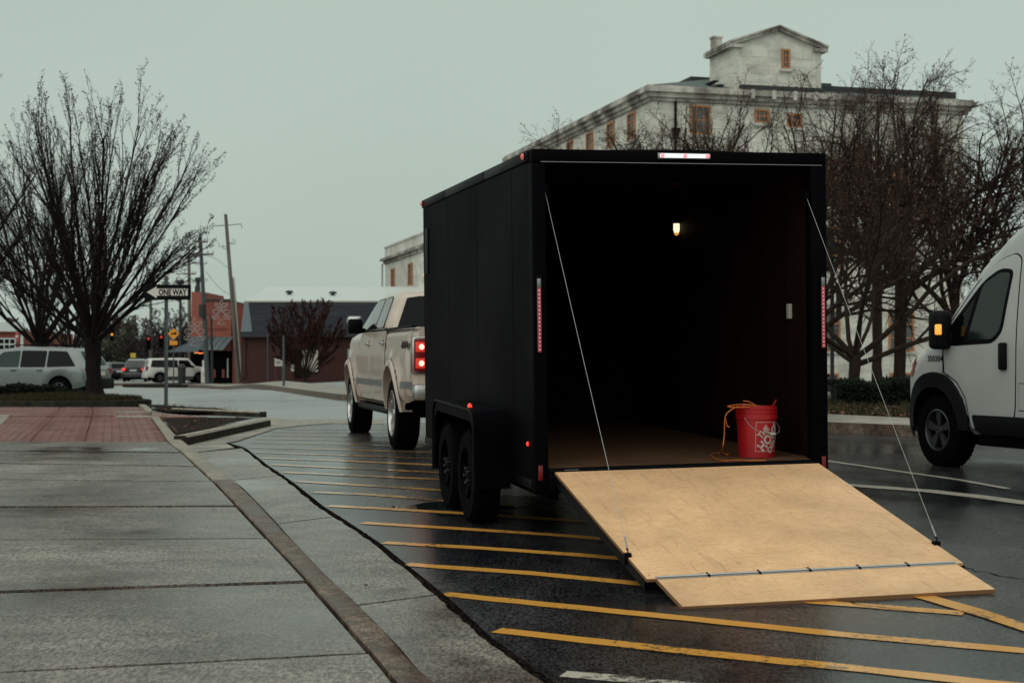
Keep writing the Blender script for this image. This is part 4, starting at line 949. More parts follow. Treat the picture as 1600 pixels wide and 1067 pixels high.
# white print wrapped round the pail: thin square outline with three diagonal stencil lines
def wrap(u, v, th0, off=.0012):     # u along the circumference, v height
    r = br(v) + off; a = th0 + u / r; return (r * cos(a), r * sin(a), v)
view = math.atan2(-bc.y, -bc.x); TH = view + .72      # centre of the print, towards the right as seen
m = MB(); sq = .105; zc = .15
for (u0, v0, u1, v1) in ((-sq, zc - sq, -sq + .003, zc + sq), (sq - .003, zc - sq, sq, zc + sq), (-sq, zc - sq, sq, zc - sq + .003), (-sq, zc + sq - .003, sq, zc + sq)):
    n = 14; vs = []
    for k in range(n + 1):
        t = k / n
        if u1 - u0 > v1 - v0: vs += [wrap(u0 + (u1 - u0) * t, v0, TH), wrap(u0 + (u1 - u0) * t, v1, TH)]
        else: vs += [wrap(u0, v0 + (v1 - v0) * t, TH), wrap(u1, v0 + (v1 - v0) * t, TH)]
    m.add(vs, [(2 * i, 2 * i + 1, 2 * i + 3, 2 * i + 2) for i in range(n)])
ca, sa = cos(math.radians(48)), sin(math.radians(48))
for body, wdt, hgt, off_, sh_ in (('THE', .100, .046, .058, -.006), ('HOME', .222, .070, -.004, .0), ('DEPOT', .170, .044, -.068, .006)):
    vs, fs = txt_mesh(body, 1.0, .045 if body == 'HOME' else .03, 3)
    x0_, x1_ = min(v.x for v in vs), max(v.x for v in vs); y0_, y1_ = min(v.y for v in vs), max(v.y for v in vs)
    q_ = [((v.x - (x0_ + x1_) / 2) / (x1_ - x0_) * wdt + sh_, (v.y - (y0_ + y1_) / 2) / (y1_ - y0_) * hgt + off_) for v in vs]
    m.add([wrap(u * ca - v * sa, zc + u * sa + v * ca, TH, .0016) for u, v in q_], fs)
m.build('lettering', 'white_print', bk)
m = MB()
hp_ = [(-.62, .292, 0), (-.5, .27, .012), (-.3, .235, .02), (-.1, .208, .028), (.15, .188, .034), (.4, .176, .036), (.62, .172, .036), (.85, .17, .034), (1.2, .18, .03), (1.6, .21, .02), (2.1, .27, .008), (2.52, .292, 0)]
pts = [((br(z_) + .004 + e_) * cos(view + a_), (br(z_) + .004 + e_) * sin(view + a_), z_) for a_, z_, e_ in hp_]
m.tube(pts, .0018, 6); hd = m.build('bail_handle', 'cable', bk, 60)
m = MB(); m.tube([Vector(pts[6]), Vector(pts[7])], .0075, 10); m.build('grip', 'signwhite', hd, 60)
cordm = MB(); rc = random.Random(8)
def wpt(px, py, dd=0): d = bc.y + dd; return P(px, py, d)
def spline(pts, n=8):
    pts = [Vector(p) for p in pts]; out = []
    for i in range(len(pts) - 1):
        p0, p1, p2, p3 = pts[max(0, i - 1)], pts[i], pts[i + 1], pts[min(len(pts) - 1, i + 2)]
        for k in range(n):
            t = k / n; out.append(.5 * ((2 * p1) + (p2 - p0) * t + (2 * p0 - 5 * p1 + 4 * p2 - p3) * t * t + (3 * p1 - p0 - 3 * p2 + p3) * t ** 3))
    out.append(pts[-1]); return out
fl_ = lambda px, py: onfloor(px, py, .006)
c1 = [wpt(1195, 645, -.02), wpt(1192, 637, -.05), wpt(1172, 632, -.08), wpt(1150, 632.5, -.1), wpt(1137, 635, -.12), wpt(1150, 636.5, -.14), wpt(1172, 636, -.13), wpt(1190, 638, -.05), wpt(1200, 643, .02)]
c2 = [wpt(1160, 638, -.05), wpt(1152, 635.5, -.13), wpt(1140, 642, -.16), wpt(1133, 652, -.17), wpt(1131.5, 680, -.16), wpt(1129, 700, -.15), fl_(1126, 707), fl_(1116, 708), fl_(1112, 712), fl_(1119, 717), fl_(1134, 719.5), fl_(1150, 718.5), fl_(1170, 719.5), fl_(1196, 719)]
c3 = [fl_(1126, 704), fl_(1131, 708.5), fl_(1138, 710), fl_(1145, 706)]
c4 = [wpt(1190, 642, .0), wpt(1182, 634, -.04), wpt(1170, 627.5, -.06), wpt(1161, 626.5, -.06)]
c5 = [wpt(1134, 655, -.16), wpt(1136, 665, -.15), wpt(1140, 667, -.15)]
for c_ in (c1, c2, c3, c4, c5, [wpt(1150, 641, .05), wpt(1165, 633, .08), wpt(1185, 636, .08), wpt(1200, 642, .05)]): cordm.tube(spline(c_), .0042, 7)
tag(cordm.build('extension_cord', 'cord', smooth=60), 'thin orange cord spilling out of the red bucket onto the floor', 'cord')
m = MB(); m.tube([wpt(1204, 642, 0), wpt(1208, 633, -.02), wpt(1213, 624.5, -.04)], [.012, .009, .006], 8)
tag(m.build('tool_handle', 'bucket', smooth=60), 'short red tool handle sticking up out of the red bucket', 'tool')
# ------------------------------------------------------------------ pickup truck (x forward from the rear axle, y left)
def veh(name, label, cat, loc, fwd, group=None):
    return thing(name, label, cat, loc, math.atan2(fwd[1], fwd[0]), group)
TA = Vector((-1.41, 17.9)); hd_ = .228; fw = Vector((-sin(hd_), cos(hd_))); lf = Vector((-fw.y, fw.x))
to_ = TA - lf * 1.0; tk = veh('pickup_truck', 'pearl white four door pickup truck hitched in front of the black trailer', 'pickup truck', (to_.x, to_.y, zg(to_.x, to_.y) + .0), fw)
tk.rotation_euler = (0, 0, math.atan2(fw.y, fw.x))
def tpn(name, b, m, smooth=35, parent=tk, label=None): return b.build(name, m, parent, smooth, label)
def tw(x, z):
    w_ = .985 - .05 * max(0, (.95 - z) / .45) ** 2 - .045 * max(0, (z - 1.05) / .36) ** 2
    if x > 4.2: w_ -= .22 * ((x - 4.2) / .75) ** 2
    if x < -1.0: w_ -= .02
    w_ -= .012 * math.exp(-((z - 1.22) / .03) ** 2)
    for ax in (0, 3.98):       # flared arches
        d = math.hypot(x - ax, z - .44); w_ += .045 * math.exp(-((d - .56) / .09) ** 2) if z < 1.15 else 0
    return w_
RZ = .43
body = [(-1.27, .62), (-1.27, 1.20), (-1.26, 1.405), (.85, 1.42), (3.5, 1.43), (4.2, 1.37), (4.72, 1.22), (4.86, 1.05), (4.9, .62), (4.6, .5)] + [(3.98 + .53 * cos(math.radians(a)), .45 + .53 * sin(math.radians(a))) for a in range(8, 181, 10)] + [(3.42, .48), (.58, .48)] + [(.53 * cos(math.radians(a)), .45 + .53 * sin(math.radians(a))) for a in range(8, 181, 10)] + [(-.6, .55)]
m = MB(); shell(m, body, tw, .045, .07, dark=lambda x, z: z < .70 and -1.2 < x < 4.8 or (math.hypot(x, z - .45) < .56) or (math.hypot(x - 3.98, z - .45) < .56), ncross=6)
tpn('body', m, ['truck', 'blackmat'])
# arch lips
for ax in (0, 3.98):
    for s in (1, -1):
        m = MB(); o1 = arc(ax, .45, .60, 0, 180, 20); i1 = arc(ax, .45, .525, 0, 180, 20)
        a = [(p[0], s * (tw(*p) + .012), p[1]) for p in o1]; b = [(ax + (p[0] - ax) * .96, s * (tw(*p) + .035), .45 + (p[1] - .45) * .96) for p in o1]; c = [(p[0], s * (tw(*p) + .03), p[1]) for p in i1]; d = [(p[0], s * (tw(*p) - .12), p[1]) for p in i1]
        n = len(a); m.add(a + b + c + d, [(r * n + i, r * n + i + 1, (r + 1) * n + i + 1, (r + 1) * n + i) for r in range(3) for i in range(n - 1)]); tpn('wheel_arch_flare', m, 'truck', 50)
def cw(x, z): return .935 - (z - 1.42) * .40 - .02 * max(0, x - 2.8)
cab = roundpoly([(.86, 1.40), (1.02, 1.86), (1.3, 1.925), (2.3, 1.94), (2.78, 1.90), (3.58, 1.41)], [0, .1, .2, .3, .2, 0], 5)
m = MB(); shell(m, cab, cw, .07, .08, crown=.03, dark=lambda x, z: z < 1.42, ncross=8); cabo = tpn('cab', m, ['truck', 'blackmat'])
# door panels, mouldings and handles on each side
for s in (1, -1):
    for d in ([(.66, .55), (.72, 1.395), (1.95, 1.405), (1.95, .53), (.75, .53)], [(1.97, .53), (1.97, 1.405), (3.06, 1.41), (3.2, 1.2), (3.36, .95), (3.36, .53)]):
        cxd = sum(p[0] for p in d) / len(d); m = MB(); side_panel(m, roundpoly([(p[0] + (.014 if p[0] > cxd else -.014), p[1] + (.012 if p[1] > 1 else -.012)) for p in d], .05, 3), tw, .004, .09, s); tpn('door_seal', m, 'blackmat')
        m = MB(); side_panel(m, roundpoly(d, .05, 3), tw, .011, .09, s, .004); dr = tpn('door', m, 'truck')
        x0 = d[0][0] + .12 if d[0][0] < 1 else 2.1
        m = MB(); y_ = s * (tw(x0, 1.24) + .03); m.bbox(x0, y_ - .018, 1.225, x0 + .19, y_ + .018, 1.262, .012); m.build('door_handle', 'chrome', dr, 40)
        m = MB(); y2 = s * (tw(x0, 1.24) + .008); m.lathe([(.055, 0), (.05, s * .006), (0, s * .004)], (x0 + .09, y2, 1.235), 'y', 16); m.build('handle_cup', 'blackgloss', dr, 40)
    m = MB(); side_panel(m, [(-.58, .72), (-.58, .80), (-1.22, .80), (-1.22, .72)][::-1], tw, .015, .12, s, .004); tpn('side_moulding', m, 'grey_metal')
    for a, b in ((.62, 1.945), (1.975, 3.38)): m = MB(); side_panel(m, [(a, .715), (b, .715), (b, .795), (a, .795)], tw, .022, .12, s, .006); tpn('side_moulding', m, 'grey_metal')
    m = MB(); m.tube([(.6, s * .93, .42), (3.35, s * .93, .42)], .045, 8); tpn('side_step', m, 'blackgloss')
    # windows
    for wn in ([(1.98, 1.445), (1.98, 1.83), (2.55, 1.83), (2.75, 1.79), (3.32, 1.50), (3.30, 1.445)], [(1.2, 1.445), (1.32, 1.80), (1.4, 1.83), (1.90, 1.835), (1.90, 1.445)]):
        m = MB(); big = [( (p[0] - 2) * 1.03 + 2, (p[1] - 1.64) * 1.07 + 1.64) for p in wn]; side_panel(m, roundpoly(big, .04, 3), cw, .004, .12, s); fr_ = tpn('window_frame', m, 'blackgloss')
        m = MB(); side_panel(m, roundpoly(wn, .03, 3), cw, .009, .12, s); m.build('side_window', 'truck_glass', fr_, 30)
    m = MB(); side_panel(m, [(.95, 1.418), (3.35, 1.43), (3.35, 1.445), (.95, 1.432)], cw, .012, .3, s); tpn('window_trim', m, 'chrome')
    m = MB(); m.bbox(-1.26, s * .94 - .03, 1.40, .86, s * .94 + .03, 1.425, .008); tpn('bed_rail_cap', m, 'blackgloss')
    # mirror
    m = MB(); m.bbox(2.90, s * 1.06 - .10, 1.39, 3.06, s * 1.06 + .10, 1.60, .04); mi_ = tpn('door_mirror', m, 'blackgloss')
    m = MB(); m.bbox(2.93, s * 1.06 - .095, 1.50, 3.10, s * 1.06 + .105, 1.635, .04); m.build('mirror_cap', 'chrome', mi_, 40)
    m = MB(); m.tube([(3.05, s * .88, 1.43), (3.0, s * 1.02, 1.45)], .035, 8); m.build('mirror_arm', 'blackmat', mi_, 40)
    # tail lamps wrap the rear corner
    m = MB(); y0, y1 = sorted((s * .97, s * .76)); m.bbox(-1.295, y0, .885, -1.19, y1, 1.30, .02); tl = tpn('tail_light', m, 'chrome')
    m = MB(); y0, y1 = sorted((s * .955, s * .785)); m.bbox(-1.305, y0, .91, -1.26, y1, 1.275, .015); m.build('lamp_lens', 'red_off', tl, 40)
    m = MB(); side_panel(m, roundpoly([(-1.265, .90), (-1.265, 1.29), (-1.20, 1.28), (-1.20, .93)], .02, 3), tw, .008, .1, s); m.build('side_lens', 'red_off', tl, 40)
    for z_ in (1.185, 1.005):
        m = MB(); y0, y1 = sorted((s * .935, s * .805)); m.bbox(-1.313, y0, z_ - .055, -1.30, y1, z_ + .055, .012); m.build('lit_lamp', 'red_dim', tl, 40)
        m = MB(); m.lathe([(.03, 0), (.024, -.008), (0, -.01)], (-1.313, s * .87, z_), 'x', 16); m.build('lamp_core', 'red_hot', tl, 40)
    m = MB(); m.bbox(4.72, min(s * .93, s * .6), .95, 4.93, max(s * .93, s * .6), 1.2, .03); tpn('headlight', m, 'chrome')
    # 4x4 lettering
    vs, fs = txt_mesh('4X4', .2, .010); m = MB(); m.add([(-.80 + s * -v.x * 1.5, s * (tw(-.8, 1.2) + .006), 1.20 + v.y * .62) for v in vs], fs); tpn('lettering', m, 'signblack')
    vs, fs = txt_mesh('V6', .05, .003); m = MB(); m.add([(3.22 + s * -v.x, s * (tw(3.2, .9) + .012), .90 + v.y) for v in vs], fs) if False else None
    for x_ in (0, 3.98):
        wheel(tk, (x_, s * 1.0, RZ - .015), .415, .275, .275, s, 'split', 'chrome', 6)
m = MB(); m.bbox(-1.29, -.75, .93, -1.262, .75, 1.40, .01); tg = tpn('tailgate', m, 'truck')
m = MB(); m.bbox(-1.31, -.12, 1.18, -1.29, .12, 1.26, .01); m.build('tailgate_handle', 'blackgloss', tg, 40)
m = MB(); m.bbox(-1.43, -.97, .60, -1.24, .97, .78, .035); bmpr = tpn('rear_bumper', m, 'chrome')
m = MB(); m.bbox(-1.42, -.6, .781, -1.27, .6, .795, .004); m.build('bumper_step_pad', 'blackmat', bmpr)
m = MB(); m.bbox(-1.434, -.16, .62, -1.43, .16, .74, .002); m.build('licence_plate', 'cream', bmpr)
m = MB(); m.bbox(4.78, -.94, .52, 4.98, .94, .8, .05); tpn('front_bumper', m, 'chrome')
m = MB(); m.bbox(4.86, -.6, .85, 4.93, .6, 1.2, .02); tpn('grille', m, 'chrome')
m = MB(); m.add([(.852, -.80, 1.445), (.852, .80, 1.445), (.985, .66, 1.81), (.985, -.66, 1.81), (.965, .50, 1.835), (.965, -.50, 1.835)], [(0, 1, 2, 4, 5, 3)])
m.v = [(.86 + (z - 1.40) * .348 - .012, y, z) for x, y, z in m.v]; tpn('rear_window', m, 'glass_dark')
m = MB(); m.add([(3.57, -.82, 1.44), (3.57, .82, 1.44), (2.86, .66, 1.88), (2.86, -.66, 1.88)], [(0, 1, 2, 3)]); m.v = [(x + .02, y, z + .01) for x, y, z in m.v]; tpn('windscreen', m, 'glass_dark')
m = MB(); m.bbox(-1.2, -.6, .45, 4.5, .6, .6, .02); m.tube([(0, -.9, .42), (0, .9, .42)], .06, 10); m.tube([(3.98, -.9, .42), (3.98, .9, .42)], .05, 10); m.lathe([(0, -.14), (.12, -.1), (.15, 0), (.12, .1), (0, .14)], (0, 0, .42), 'y', 16); m.bbox(-1.5, -.04, .44, -1.2, .04, .52, .01); tpn('chassis', m, 'blackmat')
m = MB(); m.tube([(-1.1, -.5, .42), (-1.38, -.52, .42)], .04, 12); tpn('exhaust', m, 'grey_metal')
m = MB(); m.bbox(.80, -.5, 1.925, .86, .5, 1.93, .002)
# ------------------------------------------------------------------ white delivery van (x forward from the front axle)
VA = Vector((4.32, 15.55)); hv = .33; fw = Vector((-sin(hv), cos(hv))); lf = Vector((-fw.y, fw.x)); vo = VA - lf * 1.0
vn = veh('delivery_van', 'white high roof panel van driving past on the right', 'van', (vo.x, vo.y, zg(vo.x, vo.y)), fw)
def vpn(name, b, m, smooth=35, parent=vn, label=None): return b.build(name, m, parent, smooth, label)
def vw(x, z):
    w_ = 1.025
    if z > 1.15: w_ -= .13 * ((z - 1.15) / 1.4) ** 1.6
    w_ -= .05 * max(0, (.6 - z) / .4) ** 2
    if x > .1: w_ -= .42 * (min(x - .1, .9) / .88) ** 2.1
    w_ -= .010 * math.exp(-((z - .985) / .022) ** 4)
    return w_
ar = lambda cx, r: [(cx + r * cos(math.radians(a)), .38 + r * sin(math.radians(a))) for a in range(0, 181, 10)]
vb = [(-5.02, .42), (-5.05, 1.2), (-5.0, 2.45), (-4.9, 2.62), (-4.0, 2.68), (-2.8, 2.67), (-2.1, 2.60), (-1.42, 2.45), (-1.05, 2.25), (-.75, 2.03), (-.3, 1.58), (.06, 1.27), (.4, 1.10), (.74, .92), (.90, .72), (.94, .35), (.62, .3)] + ar(0, .50) + [(-.56, .34), (-3.5, .34)] + ar(-4.04, .5)[0:] + [(-4.6, .42)]
m = MB(); shell(m, vb, vw, .07, .085, dark=lambda x, z: z < .5 and x < .55 or math.hypot(x, z - .38) < .53 or math.hypot(x + 4.04, z - .38) < .53, crown=.0, ncross=8)
vbo = vpn('body', m, ['van', 'blackmat'], 40)
def annulus(cx, r1, r2, s, off, n=26):
    o1 = [(cx + r1 * cos(pi * i / n), .38 + r1 * sin(pi * i / n)) for i in range(n + 1)]; i1 = [(cx + r2 * cos(pi * i / n), .38 + r2 * sin(pi * i / n)) for i in range(n + 1)]
    q = MB(); rws = [[(p[0], s * (vw(*p) - .002), p[1]) for p in o1], [(cx + (p[0] - cx) * .985, s * (vw(*p) + off), .38 + (p[1] - .38) * .985) for p in o1], [(p[0], s * (vw(*p) + off * .8), p[1]) for p in i1], [(p[0], s * (vw(*p) - .25), p[1]) for p in i1]]
    k = len(o1); q.add(sum(rws, []), [(r * k + i, r * k + i + 1, (r + 1) * k + i + 1, (r + 1) * k + i) for r in range(3) for i in range(k - 1)]); return q
for s in (1, -1):
    for cx, r1 in ((0, .575), (-4.04, .55)): vpn('wheel_arch_cladding', annulus(cx, r1, .42, s, .03), 'cladding', 50)
    m = MB(); side_panel(m, roundpoly([(.50, .28), (.62, .60), (.86, .58), (.93, .30)], .04, 3), vw, .02, .08, s, .01); vpn('bumper_corner', m, 'cladding')
    # door with its dark shut line
    dp = roundpoly([(-.17, 1.20), (-.19, .955), (-.40, .86), (-.55, .69), (-.625, .40), (-1.24, .40), (-1.30, .6), (-1.33, 2.03), (-1.24, 2.08), (-1.0, 2.03), (-.73, 1.86), (-.20, 1.36)], [.04, .01, .03, .03, .05, .08, .1, .05, .1, .15, .2, .1], 5)
    m = MB(); bigd = [(p[0] + (.012 if p[0] > -.75 else -.012), p[1] + (.010 if p[1] > 1 else -.010)) for p in dp]; side_panel(m, bigd, vw, .002, .09, s); vpn('door_seal', m, 'blackmat')
    m = MB(); side_panel(m, dp, vw, .009, .085, s, .005); dr = vpn('door', m, 'van')
    win = roundpoly([(-.16, 1.24), (-.36, 1.215), (-.98, 1.235), (-1.12, 1.34), (-1.245, 1.93), (-1.05, 1.955), (-.80, 1.85), (-.30, 1.42)], [.03, .05, .12, .1, .07, .1, .15, .1], 5)
    m = MB(); side_panel(m, win, vw, .012, .1, s, .0); m.build('window_seal', 'blackgloss', dr, 30)
    g1 = roundpoly([(-.58, 1.27), (-.97, 1.275), (-1.085, 1.36), (-1.205, 1.90), (-1.05, 1.915), (-.82, 1.82), (-.78, 1.77)], [.02, .1, .1, .05, .1, .1, .03], 4)
    m = MB(); side_panel(m, g1, vw, .016, .1, s); vpn('side_window', m, 'van_glass', 30)
    g2 = roundpoly([(-.22, 1.275), (-.52, 1.265), (-.70, 1.70), (-.34, 1.40)], .03, 3)
    m = MB(); side_panel(m, g2, vw, .016, .1, s); vpn('side_window', m, 'glass_dark', 30)
    m = MB(); y_ = s * (vw(-1.1, 1.1) + .02); m.bbox(-1.20, y_ - .022, .98, -1.09, y_ + .022, 1.24, .02); m.build('door_handle', 'cladding', dr, 40)
    m = MB(); side_panel(m, roundpoly([(-.70, .39), (-.66, .54), (-3.3, .54), (-3.3, .36), (-.78, .36)], .03, 3), vw, .034, .09, s, .01); vpn('side_moulding', m, 'cladding')
    m = MB(); m.bbox(-3.4, s * .95 - .04, .24, -.66, s * .95 + .02, .35, .01); vpn('sill', m, 'blackmat')
    m = MB(); side_panel(m, [(-1.36, .60), (-1.36, .86), (-1.50, .86), (-1.50, .60)], vw, .003, .2, s); ff = vpn('fuel_flap_seal', m, 'blackmat')
    m = MB(); side_panel(m, [(-1.366, .607), (-1.366, .853), (-1.494, .853), (-1.494, .607)], vw, .008, .2, s, .003); m.build('fuel_flap', 'van', ff, 30)
    m = MB(); side_panel(m, roundpoly([(-1.55, 1.36), (-1.52, 2.0), (-2.6, 2.0), (-2.6, 1.36)], .08, 4), vw, .012, .15, s, .012); vpn('side_pressing', m, 'van')
    # shut line behind the door pillar and over the wing
    m = MB(); side_panel(m, [(-.166, .945), (-.166, 1.2), (-.172, 1.2), (-.172, .945)], vw, .011, .2, s); vpn('wing_seam', m, 'blackmat')
    # mirror
    mx0 = s * 1.21; m = MB(); m.bbox(-.32, s * 1.10 - .09, 1.18, -.12, s * 1.10 + .09, 1.57, .05); mi_ = vpn('door_mirror', m, 'cladding', 50)
    m = MB(); m.bbox(-.34, s * .98 - .05, 1.21, -.16, s * 1.02 + .03, 1.36, .03); m.build('mirror_arm', 'cladding', mi_, 40)
    m = MB(); m.bbox(-.328, s * 1.168 - .018, 1.325, -.26, s * 1.168 + .025, 1.43, .010); m.build('indicator_lamp', 'amber_on' if s == 1 else 'amber_off', mi_, 40)
    m = MB(); side_panel(m, roundpoly([(.34, 1.10), (.50, 1.0), (.60, .90), (.50, .90), (.40, .96)], .02, 3), vw, .012, .06, s, .004); vpn('headlight', m, 'red_off')
    for x_ in (0, -4.04): wheel(vn, (x_, s * .985, .36), .372, .225, .215, s, 'split', 'darkrim', 5)
    if s == 1:
        vs, fs = txt_mesh('350304', .085, .0015); m = MB(); m.add([(-.03 - v.x * 1.05 + .10 * v.y, vw(-.03 - v.x, 1.09 + v.y) + .004, 1.085 + v.y) for v in vs], fs); vpn('lettering', m, 'signblack')
m = MB(); m.add([(-.18, -.84, 1.46), (-.18, .84, 1.46), (-1.2, .74, 2.24), (-1.2, -.74, 2.24)], [(0, 1, 2, 3)]); m.v = [(x + .03, y, z + .05) for x, y, z in m.v]; vpn('windscreen', m, 'glass_dark')
m = MB(); m.bbox(.8, -.62, .28, 1.0, .62, .75, .06); vpn('front_bumper', m, 'cladding')
m = MB(); m.bbox(-4.6, -.7, .22, .4, .7, .4, .02); m.tube([(0, -.9, .36), (0, .9, .36)], .05, 8); m.tube([(-4.04, -.9, .36), (-4.04, .9, .36)], .05, 8); vpn('chassis', m, 'blackmat')

for s in (1, -1):
    m = MB(); y0, y1 = sorted((s * .015, s * .86)); m.bbox(-5.085, y0, .62, -5.03, y1, 2.35, .02); rd = vpn('rear_door', m, 'van')
    m = MB(); y0, y1 = sorted((s * .12, s * .76)); m.bbox(-5.095, y0, 1.45, -5.084, y1, 2.05, .005); m.build('rear_window', 'glass_dark', rd, 30)
    m = MB(); y0, y1 = sorted((s * .88, s * .99)); m.bbox(-5.09, y0, .95, -4.98, y1, 1.55, .02); vpn('tail_light', m, 'red_off')
m = MB(); m.bbox(-5.16, -.95, .38, -4.98, .95, .58, .03); vpn('rear_bumper', m, 'cladding')
# ------------------------------------------------------------------ the other cars
def car(name, label, cat, loc, fwd, paint, L0=4.8, Wd=1.92, H=1.74, kind='suv', sc=1, group=None, lamps='red_off', tailm='red_off', rack=False, glass='glass_dark'):
    t = veh(name, label, cat, loc, fwd, group); k = L0 / 4.8; h = H / 1.74; wb = 2.92 * k; ro = -.98 * k; fo = wb + .90 * k; hw = Wd / 2
    def cwf(x, z):
        v = hw - .03 * max(0, (.75 - z) / .4) ** 2
        if z > 1.02 * h: v -= .34 * (z - 1.02 * h)
        if x > wb + .2: v -= .25 * ((x - wb - .2) / .8) ** 2
        if x < ro + .3: v -= .08 * ((ro + .3 - x) / .3) ** 2
        return v
    R_ = .36 * h
    arf = [(wb + .43 * cos(math.radians(a)), .38 + .43 * sin(math.radians(a))) for a in range(0, 181, 12)]; arr = [(.43 * cos(math.radians(a)), .38 + .43 * sin(math.radians(a))) for a in range(0, 181, 12)]
    if kind == 'suv': top = [(ro, .5), (ro - .02, .95 * h), (ro + .10, 1.12 * h), (ro + .42, 1.62 * h), (ro + .62, 1.69 * h), (1.2 * k, H), (2.0 * k, 1.66 * h), (2.75 * k, 1.14 * h), (3.4 * k, 1.05 * h), (fo - .08, .86 * h), (fo, .5), (fo - .2, .34)]
    elif kind == 'box': top = [(ro, .5), (ro - .02, .95 * h), (ro + .06, 1.12 * h), (ro + .22, 1.64 * h), (ro + .4, 1.71 * h), (1.5 * k, H), (2.1 * k, 1.69 * h), (2.62 * k, 1.16 * h), (3.5 * k, 1.06 * h), (fo - .03, .9 * h), (fo, .5), (fo - .2, .34)]
    elif kind == 'sedan': top = [(ro, .5), (ro - .02, .85 * h), (ro + .15, 1.0 * h), (ro + .65, 1.05 * h), (.6 * k, 1.44 * h), (1.2 * k, 1.48 * h), (1.8 * k, 1.42 * h), (2.6 * k, 1.0 * h), (3.4 * k, .92 * h), (fo - .05, .75 * h), (fo, .45), (fo - .2, .3)]
    else: top = [(ro - .4, .55), (ro - .4, 1.08 * h), (.55, 1.10 * h), (.65, 1.62 * h), (1.5 * k, H), (2.05 * k, 1.66 * h), (2.62 * k, 1.14 * h), (3.5 * k, 1.06 * h), (fo - .03, .9 * h), (fo, .5), (fo - .2, .34)]
    out = top + arf + [(wb - .47, .3), (.47, .3)] + arr + [(ro + .3, .42)]
    m = MB(); shell(m, out, cwf, .06, .14, dark=lambda x, z: z < .40 or math.hypot(x, z - .38) < .46 or math.hypot(x - wb, z - .38) < .46, ncross=5, crown=.0); m.build('body', [paint, 'blackmat'], t, 40)
    zb, zt = 1.07 * h, (1.58 if kind != 'sedan' else 1.36) * h
    if kind == 'suv': wins = [[(ro + .42, zb + .03), (ro + .78, zt), (.42 * k, zt + .02), (.42 * k, zb)], [(.47 * k, zb), (.47 * k, zt + .02), (1.32 * k, zt + .03), (1.32 * k, zb)], [(1.37 * k, zb), (1.37 * k, zt + .03), (1.95 * k, zt - .02), (2.5 * k, zb + .06), (2.48 * k, zb)]]
    elif kind == 'box': wins = [[(ro + .28, zb + .03), (ro + .40, zt), (.35 * k, zt + .02), (.35 * k, zb)], [(.42 * k, zb), (.42 * k, zt + .02), (1.3 * k, zt + .02), (1.3 * k, zb)], [(1.36 * k, zb), (1.36 * k, zt + .02), (2.05 * k, zt), (2.42 * k, zb)]]
    elif kind == 'sedan': wins = [[(ro + 1.0, zb - .02), (.65 * k, zt), (.9 * k, zt), (.9 * k, zb - .05)], [(.95 * k, zb - .05), (.95 * k, zt), (1.75 * k, zt - .04), (2.35 * k, zb - .05)]]
    else: wins = [[(.75, zb + .06), (.8, zt), (1.35, zt), (1.35, zb + .06)], [(1.4, zb + .06), (1.4, zt), (2.0 * k, zt), (2.45 * k, zb + .08)]]
    for s in (1, -1):
        for i, wn in enumerate(wins): m = MB(); side_panel(m, roundpoly(wn, .05, 3), cwf, .006, .2, s); m.build('side_window', 'green_glass' if (glass == 'green' and i == 2) else 'glass_dark', t)
        for d in ((.47, 1.34), (1.36, 2.42)):
            if kind == 'pickup' and d[0] < 1: d = (.7, 1.36)
            m = MB(); lo = .42; x0, x1 = d[0] * k, d[1] * k
            side_panel(m, roundpoly([(max(x0, .52), lo), (x0 if x0 > .6 else .56, zb - .03), (x1, zb - .03), (x1, lo)], .04, 2), cwf, .005, .2, s, .003); dd = m.build('door', paint, t, 30)
            m = MB(); y_ = s * (cwf(x0 + .2, .95 * h) + .02); m.bbox(x0 + .08, y_ - .015, .95 * h, x0 + .27, y_ + .015, .98 * h, .008); m.build('door_handle', 'cladding', dd, 30)
        m = MB(); side_panel(m, [(.45, .34), (wb - .45, .34), (wb - .45, .46), (.45, .46)], cwf, .012, .3, s, .006); m.build('side_moulding', 'cladding', t, 30)
        m = MB(); m.bbox(2.3 * k, s * (hw + .11) - .09, 1.06 * h, 2.42 * k, s * (hw + .11) + .09, 1.22 * h, .03); m.build('door_mirror', 'cladding', t, 40)
        m = MB(); m.bbox(ro - .03 if kind != 'pickup' else ro - .43, min(s * hw * .95, s * hw * .66), .86 * h, (ro if kind != 'pickup' else ro - .4) + .16, max(s * hw * .95, s * hw * .66), 1.04 * h if kind != 'box' else 1.14 * h, .03); m.build('tail_light', tailm, t, 40)
        m = MB(); m.bbox(fo - .3, min(s * hw * .9, s * hw * .6), .72 * h, fo - .02, max(s * hw * .9, s * hw * .6), .86 * h, .03); m.build('headlight', 'signwhite', t, 40)
        for x_ in (0, wb): wheel(t, (x_, s * (hw - .02), R_), R_, .22, .22, s, 'five', 'darkrim', 7, tread=False)
        if rack: m = MB(); m.tube([(ro + .6, s * .6, 1.70 * h), (ro + .75, s * .6, H + .05), (1.7, s * .6, H + .045), (1.9, s * .6, 1.68 * h)], .018, 8); m.build('roof_rail', 'blackgloss', t, 40)
    r0 = ro if kind != 'pickup' else ro - .4
    m = MB(); m.bbox(r0 - .09, -hw * .96, .36, r0 + .12, hw * .96, .70 * h, .05); bp_ = m.build('rear_bumper', 'cladding' if kind == 'suv' else paint, t, 40)
    m = MB(); m.bbox(r0 - .05, -.26, .80 * h, r0 - .02, .26, .93 * h, .004); m.build('licence_plate', 'signwhite', t)
